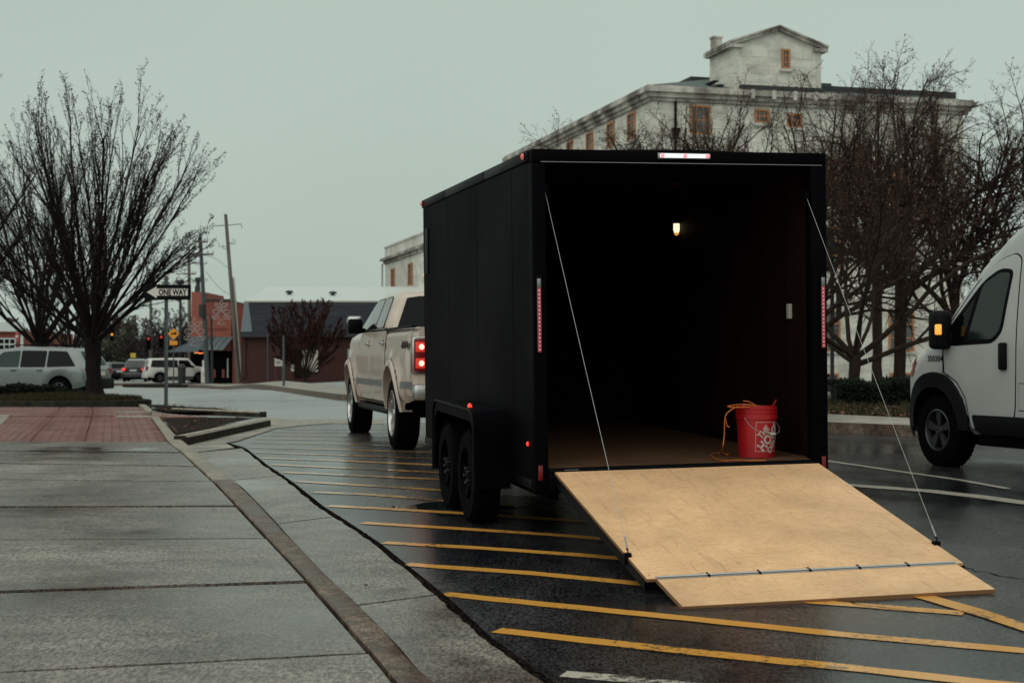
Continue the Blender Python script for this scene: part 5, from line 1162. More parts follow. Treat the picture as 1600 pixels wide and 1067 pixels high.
    if kind in ('suv', 'box'):
        xa, xb = (ro + .11, ro + .40) if kind == 'suv' else (ro + .06, ro + .21)
        m = MB(); m.add([(xa, -.7, 1.16 * h), (xa, .7, 1.16 * h), (xb, .58, 1.58 * h), (xb, -.58, 1.58 * h)], [(0, 1, 2, 3)]); m.v = [(x - .02, y, z) for x, y, z in m.v]; m.build('rear_window', 'glass_dark', t)
    m = MB(); m.bbox(ro + .3, -.6, .2, wb + .5, .6, .4, .02); m.build('underbody', 'blackmat', t)
    return t
ph = math.radians(8.7); JR = P(137, 600, 48.6); jf = Vector((-cos(ph), sin(ph)))
# rear left corner of the grey car stands at JR
jl = Vector((-jf.y, jf.x)); jo = Vector((JR.x, JR.y)) + jf * .98 - jl * .96
car('parked_car', 'silver grey estate car standing behind the big bare tree at the left', 'car', (jo.x, jo.y, zg(jo.x, jo.y) + .0), jf, 'greycar', 4.82, 1.94, 1.74, 'suv', rack=True, glass='green')
def far_car(label, cat, px, py, d, ang, paint, **k):
    p = P(px, py, d); f = Vector((cos(math.radians(ang)), sin(math.radians(ang)))); name = k.pop('name', 'parked_car'); return car(name, label, cat, (p.x, p.y, zg(p.x, p.y)), f, paint, **k)
far_car('white boxy off road car parked right of the one way sign post', 'car', 247, 588, 108, 22, 'whitecar', L0=4.6, H=1.78, kind='box', tailm='red_off')
far_car('black pickup truck with one lit red tail lamp left of the white car', 'pickup truck', 211, 590, 124, 98, 'darkcar', name='parked_pickup', L0=4.9, H=1.85, kind='pickup', tailm='red_on')
far_car('dull silver car between the dark cars further down the street', 'car', 189, 584, 150, 100, 'midcar', L0=4.5, H=1.6, kind='suv', tailm='redpink')
far_car('dark car furthest left down the street beside the bumper of the grey car', 'car', 182, 580, 142, 120, 'darkcar', L0=4.5, H=1.7, kind='suv')
far_car('pale car whose roof shows above the black pickup', 'car', 216, 578, 158, 95, 'whitecar', L0=4.7, H=1.7, kind='suv')
# ------------------------------------------------------------------ courthouse on the right
A_ = Vector((-.258, .966, 0)).normalized(); B_ = Vector((A_.y, -A_.x, 0)); C0 = Vector((6.92, 75, -.85))
def oriented(name, label, cat):
    t = thing(name, label, cat, C0); t.rotation_euler = (0, 0, math.atan2(B_.y, B_.x)); return t
# local frame: x along the right hand front (t), y away from the street corner (s), z up from -.85
ch = oriented('courthouse', 'large pale stone public building with gabled tower block behind the trees', 'building')
ZB = .85
def bpn(name, b, m, par=ch, smooth=False, kind=None): return b.build(name, m, par, smooth, None, kind)
TL_, SL_, HC = 17.2, 27.0, 14.35 + ZB
def window(par, ax, a0, a1, z0, z1, off=0.0, bars=2, sgn=-1, rows_=2):
    """ax 'x': in the plane y=off; ax 'y': in the plane x=off. frame proud of the wall, pane inside"""
    def p(a, dpt, z): return (a, off + sgn * dpt, z) if ax == 'x' else (off + sgn * dpt, a, z)
    def bx(b, a, c, z, z2, d0, d1):
        b.hexa([p(a, d0, z), p(c, d0, z), p(c, d1, z), p(a, d1, z)], [p(a, d0, z2), p(c, d0, z2), p(c, d1, z2), p(a, d1, z2)])
    fw_ = .10; b = MB()
    bx(b, a0, a0 + fw_, z0, z1, -.02, .10); bx(b, a1 - fw_, a1, z0, z1, -.02, .10); bx(b, a0 + fw_, a1 - fw_, z0, z0 + fw_, -.02, .10); bx(b, a0 + fw_, a1 - fw_, z1 - fw_, z1, -.02, .10)
    for k in range(1, bars + 1): c = a0 + (a1 - a0) * k / (bars + 1); bx(b, c - .025, c + .025, z0 + fw_, z1 - fw_, .0, .055)
    for k in range(1, rows_): c = z0 + (z1 - z0) * k / rows_; bx(b, a0 + fw_, a1 - fw_, c - .03, c + .03, .0, .06)
    f = bpn('window', b, 'wframe', par); b = MB(); bx(b, a0 + fw_ * .9, a1 - fw_ * .9, z0 + fw_ * .9, z1 - fw_ * .9, -.01, .02); b.build('pane', 'pane', f)
    b = MB(); bx(b, a0 - .12, a1 + .12, z0 - .14, z0 - .003, -.02, .16); b.build('sill', 'marble_flat', f); return f
m = MB(); m.box(0, 0, 0, TL_, SL_, HC); bpn('wall_core', m, 'marble_flat')
# ashlar blocks on the two street fronts
rs_ = random.Random(5); blocks = []
def ashlar(ax, off, sgn, a0, a1, z0, z1, hh=.62, wd=1.25, holes=()):
    z = z0; r = 0
    while z < z1 - .2:
        h = min(hh, z1 - z); a = a0 - (wd / 2 if r % 2 else 0)
        while a < a1 - .05:
            b0, b1 = max(a, a0), min(a + wd, a1)
            if b1 - b0 > .08 and not any(b1 > q[0] - .0 and b0 < q[1] and z + h > q[2] and z < q[3] for q in holes): blocks.append((ax, off, sgn, b0, b1, z, z + h))
            elif b1 - b0 > .08:      # split the block round an opening
                for q in holes:
                    if b1 > q[0] and b0 < q[1] and z + h > q[2] and z < q[3]:
                        if q[0] - b0 > .1: blocks.append((ax, off, sgn, b0, q[0], z, z + h))
                        if b1 - q[1] > .1: blocks.append((ax, off, sgn, q[1], b1, z, z + h))
                        break
            a += wd
        z += hh; r += 1
fw_front = [(1.95, 3.05, 12.15, 13.6), (5.42, 6.2, 12.85, 13.55), (7.19, 7.99, 12.7, 13.4), (12.83, 14.27, 1.41, 3.5), (9.0, 10.1, 1.41, 3.5), (12.9, 14.2, -.45, .32), (9.0, 10.0, -.75, .30)]
for z0 in (5.6, 9.0):
    for t0 in (1.9, 5.6, 9.1, 12.8): fw_front.append((t0, t0 + 1.2, z0, z0 + 2.1))
for t0 in (1.9, 5.6): fw_front.append((t0, t0 + 1.2, 1.4, 3.5))
fw_front = [(a, b, c + ZB, d + ZB) for a, b, c, d in fw_front]
for (a, b, c, d) in fw_front: window(ch, 'x', a, b, c, d, 0, 2, -1, 3 if d - c > 1.6 else 2)
fw_left = []
for s0 in (2.4, 5.7, 9.35, 13.1, 16.8, 20.5, 24.0):
    for z0, z1 in ((12.2, 13.6), (8.6, 10.9), (5, 7.3)): fw_left.append((s0, s0 + 1.15, z0 + ZB, z1 + ZB))
for (a, b, c, d) in fw_left: window(ch, 'y', a, b, c, d, 0, 1, -1, 3)
ashlar('x', 0, -1, .0, TL_, .3, HC - .6, holes=fw_front); ashlar('y', 0, -1, 0, SL_, 5.0, HC - .6, holes=fw_left)
TT0, TT1, TS1, TZ0, TZ1 = 4.24, 9.03, 2.9, HC + .12, 16.75 + ZB
m = MB(); m.box(TT0, -.1, TZ0, TT1, TS1, TZ1); m.add([(TT0, -.1, TZ1), (TT1, -.1, TZ1), ((TT0 + TT1) / 2, -.1, TZ1 + .82), (TT0, TS1, TZ1), (TT1, TS1, TZ1), ((TT0 + TT1) / 2, TS1, TZ1 + .82)], [(0, 1, 2), (3, 4, 5), (0, 2, 5, 3), (1, 2, 5, 4)])
tower = bpn('tower', m, 'marble')
wh = ((6.85, 7.3, TZ0 + 1.15, TZ0 + 2.15),)
window(ch, 'x', *wh[0], -.1, 1, -1, 3)
nb = len(blocks); ashlar('x', -.1, -1, TT0, TT1, TZ0, TZ1, .42, .95, wh); ashlar('y', TT0, -1, -.1, TS1, TZ0, TZ1, .42, .95)
blocks = blocks[nb:] + blocks[:nb]
def blk(b, q, j):
    ax, off, sgn, a0, a1, z0, z1 = q; g = .008; d = .02 + j
    if ax == 'x': pts = [(a0 + g, off + .05), (a1 - g, off + .05), (a1 - g, off + sgn * d), (a0 + g, off + sgn * d)]
    else: pts = [(off + .05, a0 + g), (off + .05, a1 - g), (off + sgn * d, a1 - g), (off + sgn * d, a0 + g)]
    b.hexa([(x, y, z0 + g) for x, y in pts], [(x, y, z1 - g) for x, y in pts])
vis = [b for b in blocks if True][:290]
for q in vis: b = MB(); blk(b, q, rs_.uniform(0, .008)); b.build('stone', 'marble', ch)
b = MB()
for q in blocks[290:]: blk(b, q, rs_.uniform(0, .008))
bpn('stone_courses', b, 'marble', kind='stuff')
# cornice, gable mouldings, roofs, chimney
b = MB()
for (d0, z0, z1) in ((.18, HC - .62, HC - .45), (.32, HC - .45, HC - .22), (.5, HC - .22, HC), (.40, HC, HC + .10)):
    b.box(-d0, -d0, z0, TL_ + d0, -.002, z1); b.box(-d0, -.001, z0, -.002, SL_ + d0, z1)
bpn('cornice', b, 'stain')
b = MB(); e = .3; z0 = HC + .105; r_ = 5.0; zr = 15.9 + ZB
b.add([(-e, -e, z0), (TL_ + e, -e, z0), (TL_ + e, SL_ + e, z0), (-e, SL_ + e, z0), (r_, r_, zr), (TL_ - r_, r_, zr), (TL_ - r_, SL_ - r_, zr), (r_, SL_ - r_, zr)], [(0, 1, 5, 4), (1, 2, 6, 5), (2, 3, 7, 6), (3, 0, 4, 7), (4, 5, 6, 7)]); bpn('roof', b, 'roofgreen')
b = MB(); b.box(r_ - 1, r_, zr - .5, TL_ - r_, r_ + 5, zr + .12); bpn('roof_monitor', b, 'roofdark')
b = MB(); b.box(TT1 + .3, 1.0, HC + .11, TL_ + .2, 3, HC + .75); bpn('parapet', b, 'roofdark')
b = MB(); b.box(TT0 + .3, -.42, HC + .101, TT1 + .05, -.11, HC + .33); bpn('balcony_slab', b, 'roofdark')
for k in range(4): b = MB(); b.box(TT0 + .8 + k * 1.15, -.36, HC - .35, TT0 + 1.0 + k * 1.15, -.505, HC + .1); b = b.build('bracket', 'marble_flat', ch)
# raking cornice
mx_, az = (TT0 + TT1) / 2, TZ1 + .82
for s in (-1, 1):
    b = MB(); xe = mx_ + s * ((TT1 - TT0) / 2 + .3); ze = TZ1 - .09
    for d0, h0, h1 in ((.22, -.05, .10), (.32, .10, .2)):
        b.hexa([(mx_, -.1 - d0, az + h0), (xe, -.1 - d0, ze + h0), (xe, TS1 + .2, ze + h0), (mx_, TS1 + .2, az + h0)], [(mx_, -.1 - d0, az + h1), (xe, -.1 - d0, ze + h1), (xe, TS1 + .2, ze + h1), (mx_, TS1 + .2, az + h1)])
    bpn('raking_cornice', b, 'stain')
    b = MB(); b.box(min(xe, xe - s * .75), -.34, TZ1 - .20, max(xe, xe - s * .75), TS1 if s > 0 else TS1, TZ1 - .04); bpn('cornice_return', b, 'stain')
    b = MB(); b.box(*(sorted((TT0 if s < 0 else TT1, (TT0 + .3) if s < 0 else (TT1 - .3)))[:1]), -.14, TZ0, sorted((TT0 if s < 0 else TT1, (TT0 + .3) if s < 0 else (TT1 - .3)))[1], -.131, TZ1 - .2); bpn('corner_pilaster', b, 'marble_flat')
b = MB(); b.box(TT0 + .0, 2.4, TZ1 - .2, TT0 + .45, 2.85, 17.55 + ZB); b.box(TT0 - .05, 2.35, 17.55 + ZB, TT0 + .5, 2.9, 17.65 + ZB); bpn('chimney', b, 'stain')
b = MB()
for k in range(3): b.box(TT0 - .9 + k * .3, .3 + k * .02, HC + .15 + .2 * (2 - k), TT0 - .6 + k * .3, 1.8, HC + .55 + .18 * (2 - k) - .3)
bpn('roof_step', b, 'roofdark')
b = MB(); b.tube([(1.17, -.12, 2), (1.17, -.12, HC - .3)], .07, 8); b.hexa([(1.08, -.2, 11.9 + ZB), (1.26, -.2, 11.9 + ZB), (1.26, -.04, 11.9 + ZB), (1.08, -.04, 11.9 + ZB)], [(.95, -.3, 12.4 + ZB), (1.39, -.3, 12.4 + ZB), (1.39, -.04, 12.4 + ZB), (.95, -.04, 12.4 + ZB)]); bpn('downpipe', b, 'signblack', smooth=40)
# lower pale wing seen left of the trailer
E0 = Vector((-10.4, 125, -.6)); wg = thing('stone_annex', 'pale stone block with parapet showing between pickup roof and black trailer', 'building', E0); wg.rotation_euler = (0, 0, math.atan2(-A_.y, -A_.x))
# local x runs towards us along the wall, +y faces right (away), wall face on -y ... choose the face towards the street
HCW = 9.2 + .6
m = MB(); m.box(0, .0, 0, 30, 14, HCW - .3); wg_w = m.build('wall', 'marble', wg)
ws = [(3.0, 4.35, 6.5 + .6, 8.2 + .6), (10.1, 11.6, 6.5 + .6, 8.2 + .6), (17, 18.4, 7.1, 8.8), (3.0, 4.35, 3.0, 5.2), (10.1, 11.6, 3.0, 5.2)]
for q in ws: window(wg, 'x', *q, 0, 1, -1, 2)
b = MB()
for d0, z0, z1 in ((.15, HCW - .45, HCW - .2), (.4, HCW - .2, HCW)): b.box(-d0, -d0, z0, 30, -.002, z1); b.box(-d0, -.001, z0, -.002, 14, z1)
b.build('cornice', 'stain', wg)
b = MB(); b.box(-.02, -.02, HCW, 30, 14, HCW + .85); b.box(-.1, -.1, HCW + .85, 30, 14, HCW + .98); b.build('parapet', 'marble_flat', wg)
b = MB(); b.tube([(-.25, -.2, HCW - .4), (-.25, -.2, 1)], .08, 8); b.build('downpipe', 'marble_flat', wg)

# ------------------------------------------------------------------ shops across the street
def Xat(px, d): return (px - 800) / F * d
def Zat(py, d): return EYE + (560 - py) / F * d
D1 = 100; g1 = zg(-12, D1)
sh = thing('low_shop', 'long low dark brick shop with slate mansard roof and pale roof above', 'building', (Xat(377, D1), D1, g1))
x1 = Xat(700, D1) - Xat(377, D1); zw = Zat(520, D1) - g1; zm = Zat(471, D1) - g1
m = MB(); m.box(0, 0, 0, x1, 14, zw); m.build('wall', 'rbrick', sh)
m = MB(); m.box(.0, -.5, zw - .28, x1, -.001, zw); m.box(.0, -.52, zw, x1, .3, zw + .06); m.build('soffit', 'roofdark', sh)
o = Xat(383.6, D1) - Xat(377, D1) ; o2 = Xat(396, D1) - Xat(377, D1)
m = MB(); n = 14
for k in range(n):   # overlapping courses of slates
    t0, t1 = k / n, (k + 1) / n; y0, y1 = -.5 + 1.6 * t0, -.5 + 1.6 * t1; za, zb_ = zw + .06 + (zm - zw - .06) * t0, zw + .06 + (zm - zw - .06) * t1; xa, xb = o2 + (o - o2) * t0, o2 + (o - o2) * t1
    m.hexa([(xa, y0 - .02, za), (x1, y0 - .02, za), (x1, y1 + .05, za), (xa, y1 + .05, za)], [(xb, y1 - .02, zb_), (x1, y1 - .02, zb_), (x1, y1 + .05, zb_), (xb, y1 + .05, zb_)])
m.build('mansard_roof', 'shingle', sh)
m = MB(); m.hexa([(o2 - .75, -.5, zw + .07), (o2 + .0, -.55, zw + .07), (o2, -.3, zw + .07), (o2 - .75, -.2, zw + .07)], [(.0, 1.1, zm), (o, 1.05, zm), (o, 1.3, zm), (.0, 1.4, zm)]); m.build('end_flashing', 'awn2', sh)
m = MB(); m.box(o - .3, 1.08, zm, x1, 1.3, zm + .09); m.build('roof_edge', 'cream', sh)
zr_ = Zat(448, D1 + 12) - g1
m = MB(); m.hexa([(o - .4, 1.3, zm + .0), (x1, 1.3, zm), (x1, 12.0, zm), (o - .4, 12, zm)], [(o - .4, 1.3, zm + .05), (x1, 1.3, zm + .05), (x1, 12, zr_), (o - .4, 12, zr_)]); rfm = m.build('membrane_roof', 'memb', sh)
for px, py in ((452, 459.5), (520, 461)):
    t = (461 - py) / 20; y = 1.5 + 9.5 * max(.1, (471 - py) / 24); x = Xat(px, D1 + y) - Xat(377, D1); z = zm + (zr_ - zm) * (y - 1.3) / 10.7
    m = MB(); r = .3 if py > 455 else .2; m.lathe([(r * .5, -.2), (r * .5, r * .5), (r, r * .55), (r * .8, r * .95), (0, r * 1.1)], (x, y, z), 'z', 10); m.build('roof_vent', 'roofdark', sh)
def rectpx(name, par, d, px0, px1, py0, py1, m, th=.06, base=None):
    b0 = par.location; b = MB(); b.box(Xat(px0, d) - b0.x, d - b0.y - th, Zat(py1, d) - b0.z, Xat(px1, d) - b0.x, d - b0.y - .003, Zat(py0, d) - b0.z); return b.build(name, m, par)
f_ = rectpx('shop_window', sh, D1, 471, 498, 546, 582, 'blackmat'); rectpx('pane', sh, D1 - .07, 472, 497, 547, 581, 'cream').parent = f_
f_.children[0].matrix_parent_inverse = Matrix()
rectpx('door', sh, D1, 460.5, 471, 545, 590, 'ply_dark', .09); rectpx('white_panel', sh, D1, 455, 460, 547, 580, 'cream'); rectpx('red_sign', sh, D1 - .1, 477, 496, 556, 560, 'signred', .02)
rectpx('brick_pier', sh, D1, 377, 384, 524, 590, 'rbrick', .12)
# orange painted building with awning
D2 = 106; g2 = zg(-22, D2)
ob = thing('orange_shop', 'orange and maroon brick corner shop with blue grey awning', 'building', (Xat(321, D2), D2, g2))
xe = Xat(384, D2) - Xat(321, D2); ztop = Zat(470, D2) - g2
m = MB(); m.box(0, 0, 0, xe, 18, Zat(548, D2) - g2); m.build('shop_front', 'blackmat', ob)
m = MB(); m.box(0, 0, Zat(548, D2) - g2, xe - 1.0, 18, Zat(492, D2) - g2); m.build('painted_wall', 'obrick', ob)
m = MB(); m.box(0, -.02, Zat(492, D2) - g2, xe - .9, 18, ztop); m.build('upper_wall', 'rbrick2', ob)
m = MB(); m.box(xe - .89, -.15, 0, xe, 18, Zat(481, D2) - g2); m.build('side_pier', 'rbrick2', ob)
m = MB(); m.box(-.1, -.1, ztop, xe - .85, .3, ztop + .12); m.build('coping', 'roofdark', ob)
m = MB(); m.box(.1, -.05, Zat(515, D2) - g2, xe - 1.3, -.021, Zat(512, D2) - g2); m.build('string_course', 'rbrick2', ob)
zt, zb_ = Zat(526, D2) - g2, Zat(547, D2) - g2; nst = 7; xs0, xs1 = -.9, xe - .8
for k in range(nst):
    a, c = xs0 + (xs1 - xs0) * k / nst, xs0 + (xs1 - xs0) * (k + 1) / nst - .04
    m = MB(); sk = -.5; m.hexa([(a + sk, -1.3, zb_), (c + sk, -1.3, zb_), (c + sk, -1.26, zb_), (a + sk, -1.26, zb_)], [(a, -.05, zt), (c, -.05, zt), (c, -.01, zt), (a, -.01, zt)]); m.build('awning_panel', 'awn2' if k in (4, 5, 6) else 'awn', ob)
for px0, px1, m_n in ((333, 337, 'rbrick2'), (347, 351, 'rbrick2'), (355, 357, 'cream')): rectpx('shop_post', ob, D2, px0, px1, 577 if px0 < 350 else 560, 590, m_n)
rectpx('white_column', ob, D2, 318.5, 322, 497, 552, 'cream', .2)
tb = thing('orange_tower', 'narrow tall orange brick building with dark chimney pots beside utility poles', 'building', (Xat(299, 114), 114, zg(-25, 114)))
xw_ = Xat(318, 114) - Xat(299, 114); gz = tb.location.z
m = MB(); m.box(0, 0, 0, xw_, 8, Zat(456, 114) - gz); m.build('wall', 'obrick', tb)
m = MB(); m.box(-.05, -.05, 0, xw_ + .02, -.001, Zat(545, 114) - gz); m.build('shop_front', 'blackmat', tb)
m = MB(); m.box(.2, .2, Zat(456, 114) - gz, .55, .55, Zat(447, 114) - gz); m.lathe([(.15, 0), (.17, .45), (.25, .5), (.22, .75), (0, .78)], (.4, .4, Zat(447, 114) - gz - .1), 'z', 10); m.build('chimney', 'roofdark', tb)
m = MB(); m.tube([(-.9, .3, Zat(560, 114) - gz), (-.9, .3, Zat(444, 114) - gz)], .1, 8); m.lathe([(.12, 0), (.3, .02), (.3, .3), (0, .32)], (-.9, .3, Zat(444, 114) - gz), 'z', 12); m.build('flue', 'roofdark', tb)
m = MB(); m.hexa([(-1.6, -1.2, Zat(550, 114) - gz), (xw_ - .2, -1.2, Zat(550, 114) - gz), (xw_ - .2, -1.15, Zat(550, 114) - gz), (-1.6, -1.15, Zat(550, 114) - gz)], [(-.4, -.1, Zat(537, 114) - gz), (xw_, -.1, Zat(537, 114) - gz), (xw_, -.06, Zat(537, 114) - gz), (-.4, -.06, Zat(537, 114) - gz)]); m.build('awning', 'awn', tb)
for k in range(8):
    m = MB(); m.lathe([(0, -.06), (.07, 0), (0, .06)], (Xat(304.5 + k * 2, 112) - tb.location.x, -2, Zat(551.5 - .5 * sin(k), 112) - gz), 'z', 8); m.build('string_lamp', 'red_on' if k % 2 else 'amber_on', tb)
m = MB(); m.tube([(Xat(303, 112) - tb.location.x, -2, Zat(551, 112) - gz), (Xat(320, 112) - tb.location.x, -2, Zat(550.5, 112) - gz)], .015, 5); m.build('lamp_wire', 'wire', tb)
# garage at the far left
D3 = 108; gg = thing('garage', 'white trimmed red brick garage with glazed door at the left edge', 'building', (Xat(-90, D3), D3, zg(-30, D3)))
m = MB(); m.box(0, 0, 0, Xat(38, D3) - Xat(-90, D3), 12, Zat(518, D3) - zg(-30, D3)); m.build('wall', 'rbrick2', gg)
rectpx('fascia', gg, D3, -92, 38, 504, 518, 'memb', .4); rectpx('corner_trim', gg, D3, 33, 37, 518, 590, 'memb', .15)
fr_ = rectpx('door_frame', gg, D3, -45, 25, 528, 575, 'memb', .1)
for i in range(8):
    for j in range(5): q = rectpx('pane', gg, D3 - .1, -43.5 + i * 8.5, -37 + i * 8.5, 530 + j * 9, 536.5 + j * 9, 'glass_dark', .03); q.parent = fr_
# ------------------------------------------------------------------ poles, signs and signals
def pole(label, base, top, r0, r1, m, name='utility_pole', arms=(), group=None, lean=None):
    t = thing(name, label, 'pole', base, 0, group); tp = top - base; b = MB(); b.tube([Vector((0, 0, -.1)), tp * .5, tp], [r0, (r0 + r1) / 2, r1], 12); b.build('shaft', m, t, 40)
    for (f, w_, yaw, mm) in arms:
        c = tp * f; d = Vector((cos(yaw), sin(yaw), 0)); b = MB(); a0, a1 = c - d * w_, c + d * w_
        b.tube([a0 + Vector((0, -.12, 0)), a1 + Vector((0, -.12, 0))], .055, 6); arm = b.build('cross_arm', mm, t)
        for k in (-.97, -.55, .55, .97):
            b = MB(); q = c + d * w_ * k + Vector((0, -.12, 0)); b.lathe([(.03, 0), (.035, .1), (.05, .12), (.03, .2), (0, .22)], q, 'z', 8); b.build('insulator', 'pole_pale', arm)
    return t
def onp(px, py, d): return P(px, py, d)
b1 = G(373, 595.5, .15); p1 = pole('tall leaning weathered utility pole with pale conduit, nearest of the row', b1, onp(352.5, 335, b1.y), .17, .11, 'pole_wood', arms=((.93, .0, 0, 'pole_wood'),))
for o_ in [q for q in p1.children if q.name.startswith('cross_arm')]:
    for c_ in list(o_.children): bpy.data.objects.remove(c_)
    bpy.data.objects.remove(o_)
tp1 = onp(352.5, 335, b1.y) - b1
m = MB(); k = .93; c = tp1 * k; s_ = b1.y / F; m.tube([c + Vector((-22 * s_, 0, -6 * s_)), c + Vector((-21.5 * s_, 0, 0)), c + Vector((0, 0, 1 * s_)), c + Vector((23 * s_, 0, 3 * s_)), c + Vector((24 * s_, 0, -3 * s_))], .03, 6); m.build('cross_arm', 'pole_grey', p1)
m = MB(); m.tube([Vector((.26, -.05, -.1)), Vector((.24, -.05, 0)) + tp1 * .3, Vector((.2, -.05, 0)) + tp1 * .62], .07, 8); m.tube([Vector((.36, -.05, -.1)), Vector((.26, -.05, .7))], .09, 8); m.build('conduit', 'pole_pale', p1, 40)
for fx, fy in ((-14, 56), (9, 50), (12, 52), (-8, 60)):
    m = MB(); c = tp1 * (1 - (fy - 5) / 262); m.tube([c, c + Vector((fx * s_, -.1, .02)), c + Vector((fx * s_, -.1, .3))], .02, 5); m.build('bracket', 'wire', p1)
b2 = G(324.5, 589, .1); b2 = onp(324.5, 588.5, 92); b2.z = zg(b2.x, 92) + .1; p2 = pole('dark teal utility pole beside the orange shop', b2, onp(313, 370, 92), .16, .1, 'pole_grey', arms=((.88, .75, .2, 'pole_wood'), (.965, .45, .2, 'pole_wood')))
m = MB(); c = (onp(313, 370, 92) - b2); m.lathe([(0, -.5), (.22, -.45), (.22, .3), (0, .36)], c * .5 + Vector((-.05, -.25, 0)), 'z', 12); m.build('transformer', 'wire', p2, 40)
b3 = onp(297, 584, 120); b3.z = zg(b3.x, 120); p3 = pole('thin wooden utility pole behind the narrow orange building', b3, onp(295, 386, 120), .17, .11, 'pole_wood', arms=((.93, .9, .1, 'pole_wood'), (.80, .55, .1, 'pole_wood')))
b4 = onp(235.5, 575, 150); b4.z = zg(b4.x, 150); p4 = pole('distant dark utility pole left of the one way sign', b4, onp(235.5, 432, 150), .16, .12, 'pole_wood', arms=((.93, .5, .1, 'pole_wood'),))
b5 = onp(332, 590, 96); b5.z = zg(b5.x, 96); p5 = pole('slim black lamp post in front of the awning', b5, onp(330, 495, 96), .09, .07, 'wire', name='lamp_post')
m = MB(); q = onp(330, 495, 96) - b5; m.tube([q, q + Vector((-.35, 0, .15)), q + Vector((-.6, 0, .05))], .04, 6); m.build('lamp_arm', 'wire', p5)
b6 = onp(418.5, 590, 96); b6.z = zg(b6.x, 96) + .1; t = pole('thin grey post before the dark brick shop, left of the notice board', b6, onp(418.5, 522, 96), .05, .05, 'galv', name='post')
b7 = G(443.5, 603, .15); t = pole('thin grey post right of the notice board on the far pavement', b7, onp(443, 524, b7.y), .04, .035, 'galv', name='post')
nb_ = thing('notice_board', 'pale green notice board on short legs in front of dark brick shop', 'sign', onp(435.5, 590, 97)); nb_.location.z = zg(-15, 97) + .1
m = MB(); m.box(-.26, -.03, Zat(572, 97) - nb_.location.z, .26, .03, Zat(557.5, 97) - nb_.location.z); m.build('board', 'signwhite', nb_)
m = MB(); m.tube([(-.2, .04, 0), (-.2, .04, 1.2)], .025, 6); m.tube([(.2, .04, 0), (.2, .04, 1.2)], .025, 6); m.build('leg', 'galv', nb_)
m = MB(); z_ = Zat(566, 97) - nb_.location.z; m.box(-.16, -.036, z_ + .02, .12, -.031, z_ + .06); m.box(-.16, -.036, z_ - .06, .14, -.031, z_ - .03); m.build('print', 'galv', nb_)
# overhead wires
def wire(name, a, b_, sag, r=.012, label='', lit=None):
    m = MB(); m.tube([a.lerp(b_, k / 20) + Vector((0, 0, -sag * 4 * (k / 20) * (1 - k / 20))) for k in range(21)], r, 4); tag(m.build(name, 'wire'), label, 'wire')
wire('overhead_wire', onp(330, 355, b1.y), onp(311, 386, 92), .25, .014, 'upper black wire from the leaning pole to the teal pole')
wire('overhead_wire', onp(317, 385, 92), onp(297, 396, 120), .3, .016, 'black wire between the teal pole and the thin wooden pole')
wire('overhead_wire', onp(357, 420, b1.y), onp(288, 411, 118), -.75, .018, 'arched black wire sagging behind the leaning pole top')
wire('overhead_wire', onp(322, 424, 92), onp(358, 460, b1.y), .2, .014, 'short slanting guy wire from the teal pole to the leaning pole')
wire('overhead_wire', onp(296, 402, 120), onp(236, 440, 150), .4, .02, 'long wire running down to the distant dark pole')
# wire decorations
def deco(px, py, d, hgt, label):
    t = thing('wire_decoration', label, 'decoration', onp(px, py, d)); b = MB(); s = hgt
    def loop(cx, cz, rx, rz_, n=14): b.tube([(cx + rx * cos(2 * pi * k / n), 0, cz + rz_ * sin(2 * pi * k / n)) for k in range(n + 1)], .017, 4, cap=False)
    for cx, cz, rx, rz_ in ((0, .84, .05, .13), (-.13, .74, .12, .07), (.13, .74, .12, .07), (-.2, .5, .14, .08), (.2, .5, .14, .08), (-.06, .6, .08, .1), (.08, .6, .08, .1), (-.22, .28, .14, .07), (.22, .28, .14, .07)): loop(cx * s, cz * s, rx * s, rz_ * s)
    b.tube([(-.16 * s, 0, .02 * s), (.16 * s, 0, .02 * s), (0, 0, .2 * s), (-.16 * s, 0, .02 * s)], .022, 4); b.tube([(-.3 * s, 0, .2 * s), (.25 * s, 0, .85 * s)], .02, 4); b.tube([(.3 * s, 0, .2 * s), (-.25 * s, 0, .85 * s)], .02, 4)
    b.build('loops', 'wirewhite', t); m2 = MB(); m2.tube([(.25 * s, 0, .9 * s), (.55 * s, .02, .9 * s)], .02, 4); m2.build('fixing', 'wire', t)
deco(346, 507, 74, 1.25, 'upper white wire holiday decoration by the leaning pole')
deco(304, 541, 90, 1.75, 'lower white wire holiday decoration by the teal pole')
# ONE WAY sign
sb = G(259, 634, .1); ow = thing('one_way_sign', 'black and white one way arrow sign on a galvanised post', 'sign', sb); dS = sb.y; k_ = dS / F
m = MB(); ztp = (634 - 431) * k_
m.box(-.035, -.006, -.1, .035, .0, ztp); m.box(-.035, -.03, -.1, -.028, -.006, ztp); m.box(.028, -.03, -.1, .035, -.006, ztp); m.v = [(x, y + .04, z) for x, y, z in m.v]; m.build('post', 'galv', ow)
zc_, hw_, hh_ = (634 - 456.7) * k_, 36.6 * k_, 12 * k_; cx_ = (261.5 - 259) * k_
pl_ = roundpoly([(-hw_, -hh_), (hw_, -hh_), (hw_, hh_), (-hw_, hh_)], .03, 4); m = MB(); m.hexa([(cx_ + x, .0, zc_ + z) for x, z in pl_], [(cx_ + x, -.004, zc_ + z) for x, z in pl_]); pt_ = m.build('sign_plate', 'signblack', ow)
m = MB()
fx = lambda px: (px - 261.5) * k_ + cx_; fz = lambda py: zc_ + (456.7 - py) * k_
ab = [(229, 456.5), (244.5, 447.5), (244.5, 451), (293, 451), (293, 462), (244.5, 462), (244.5, 466)]
m.add([(fx(x), -.0055, fz(y)) for x, y in ab], [tuple(range(7))]); m.build('white_arrow', 'signwhite', ow)
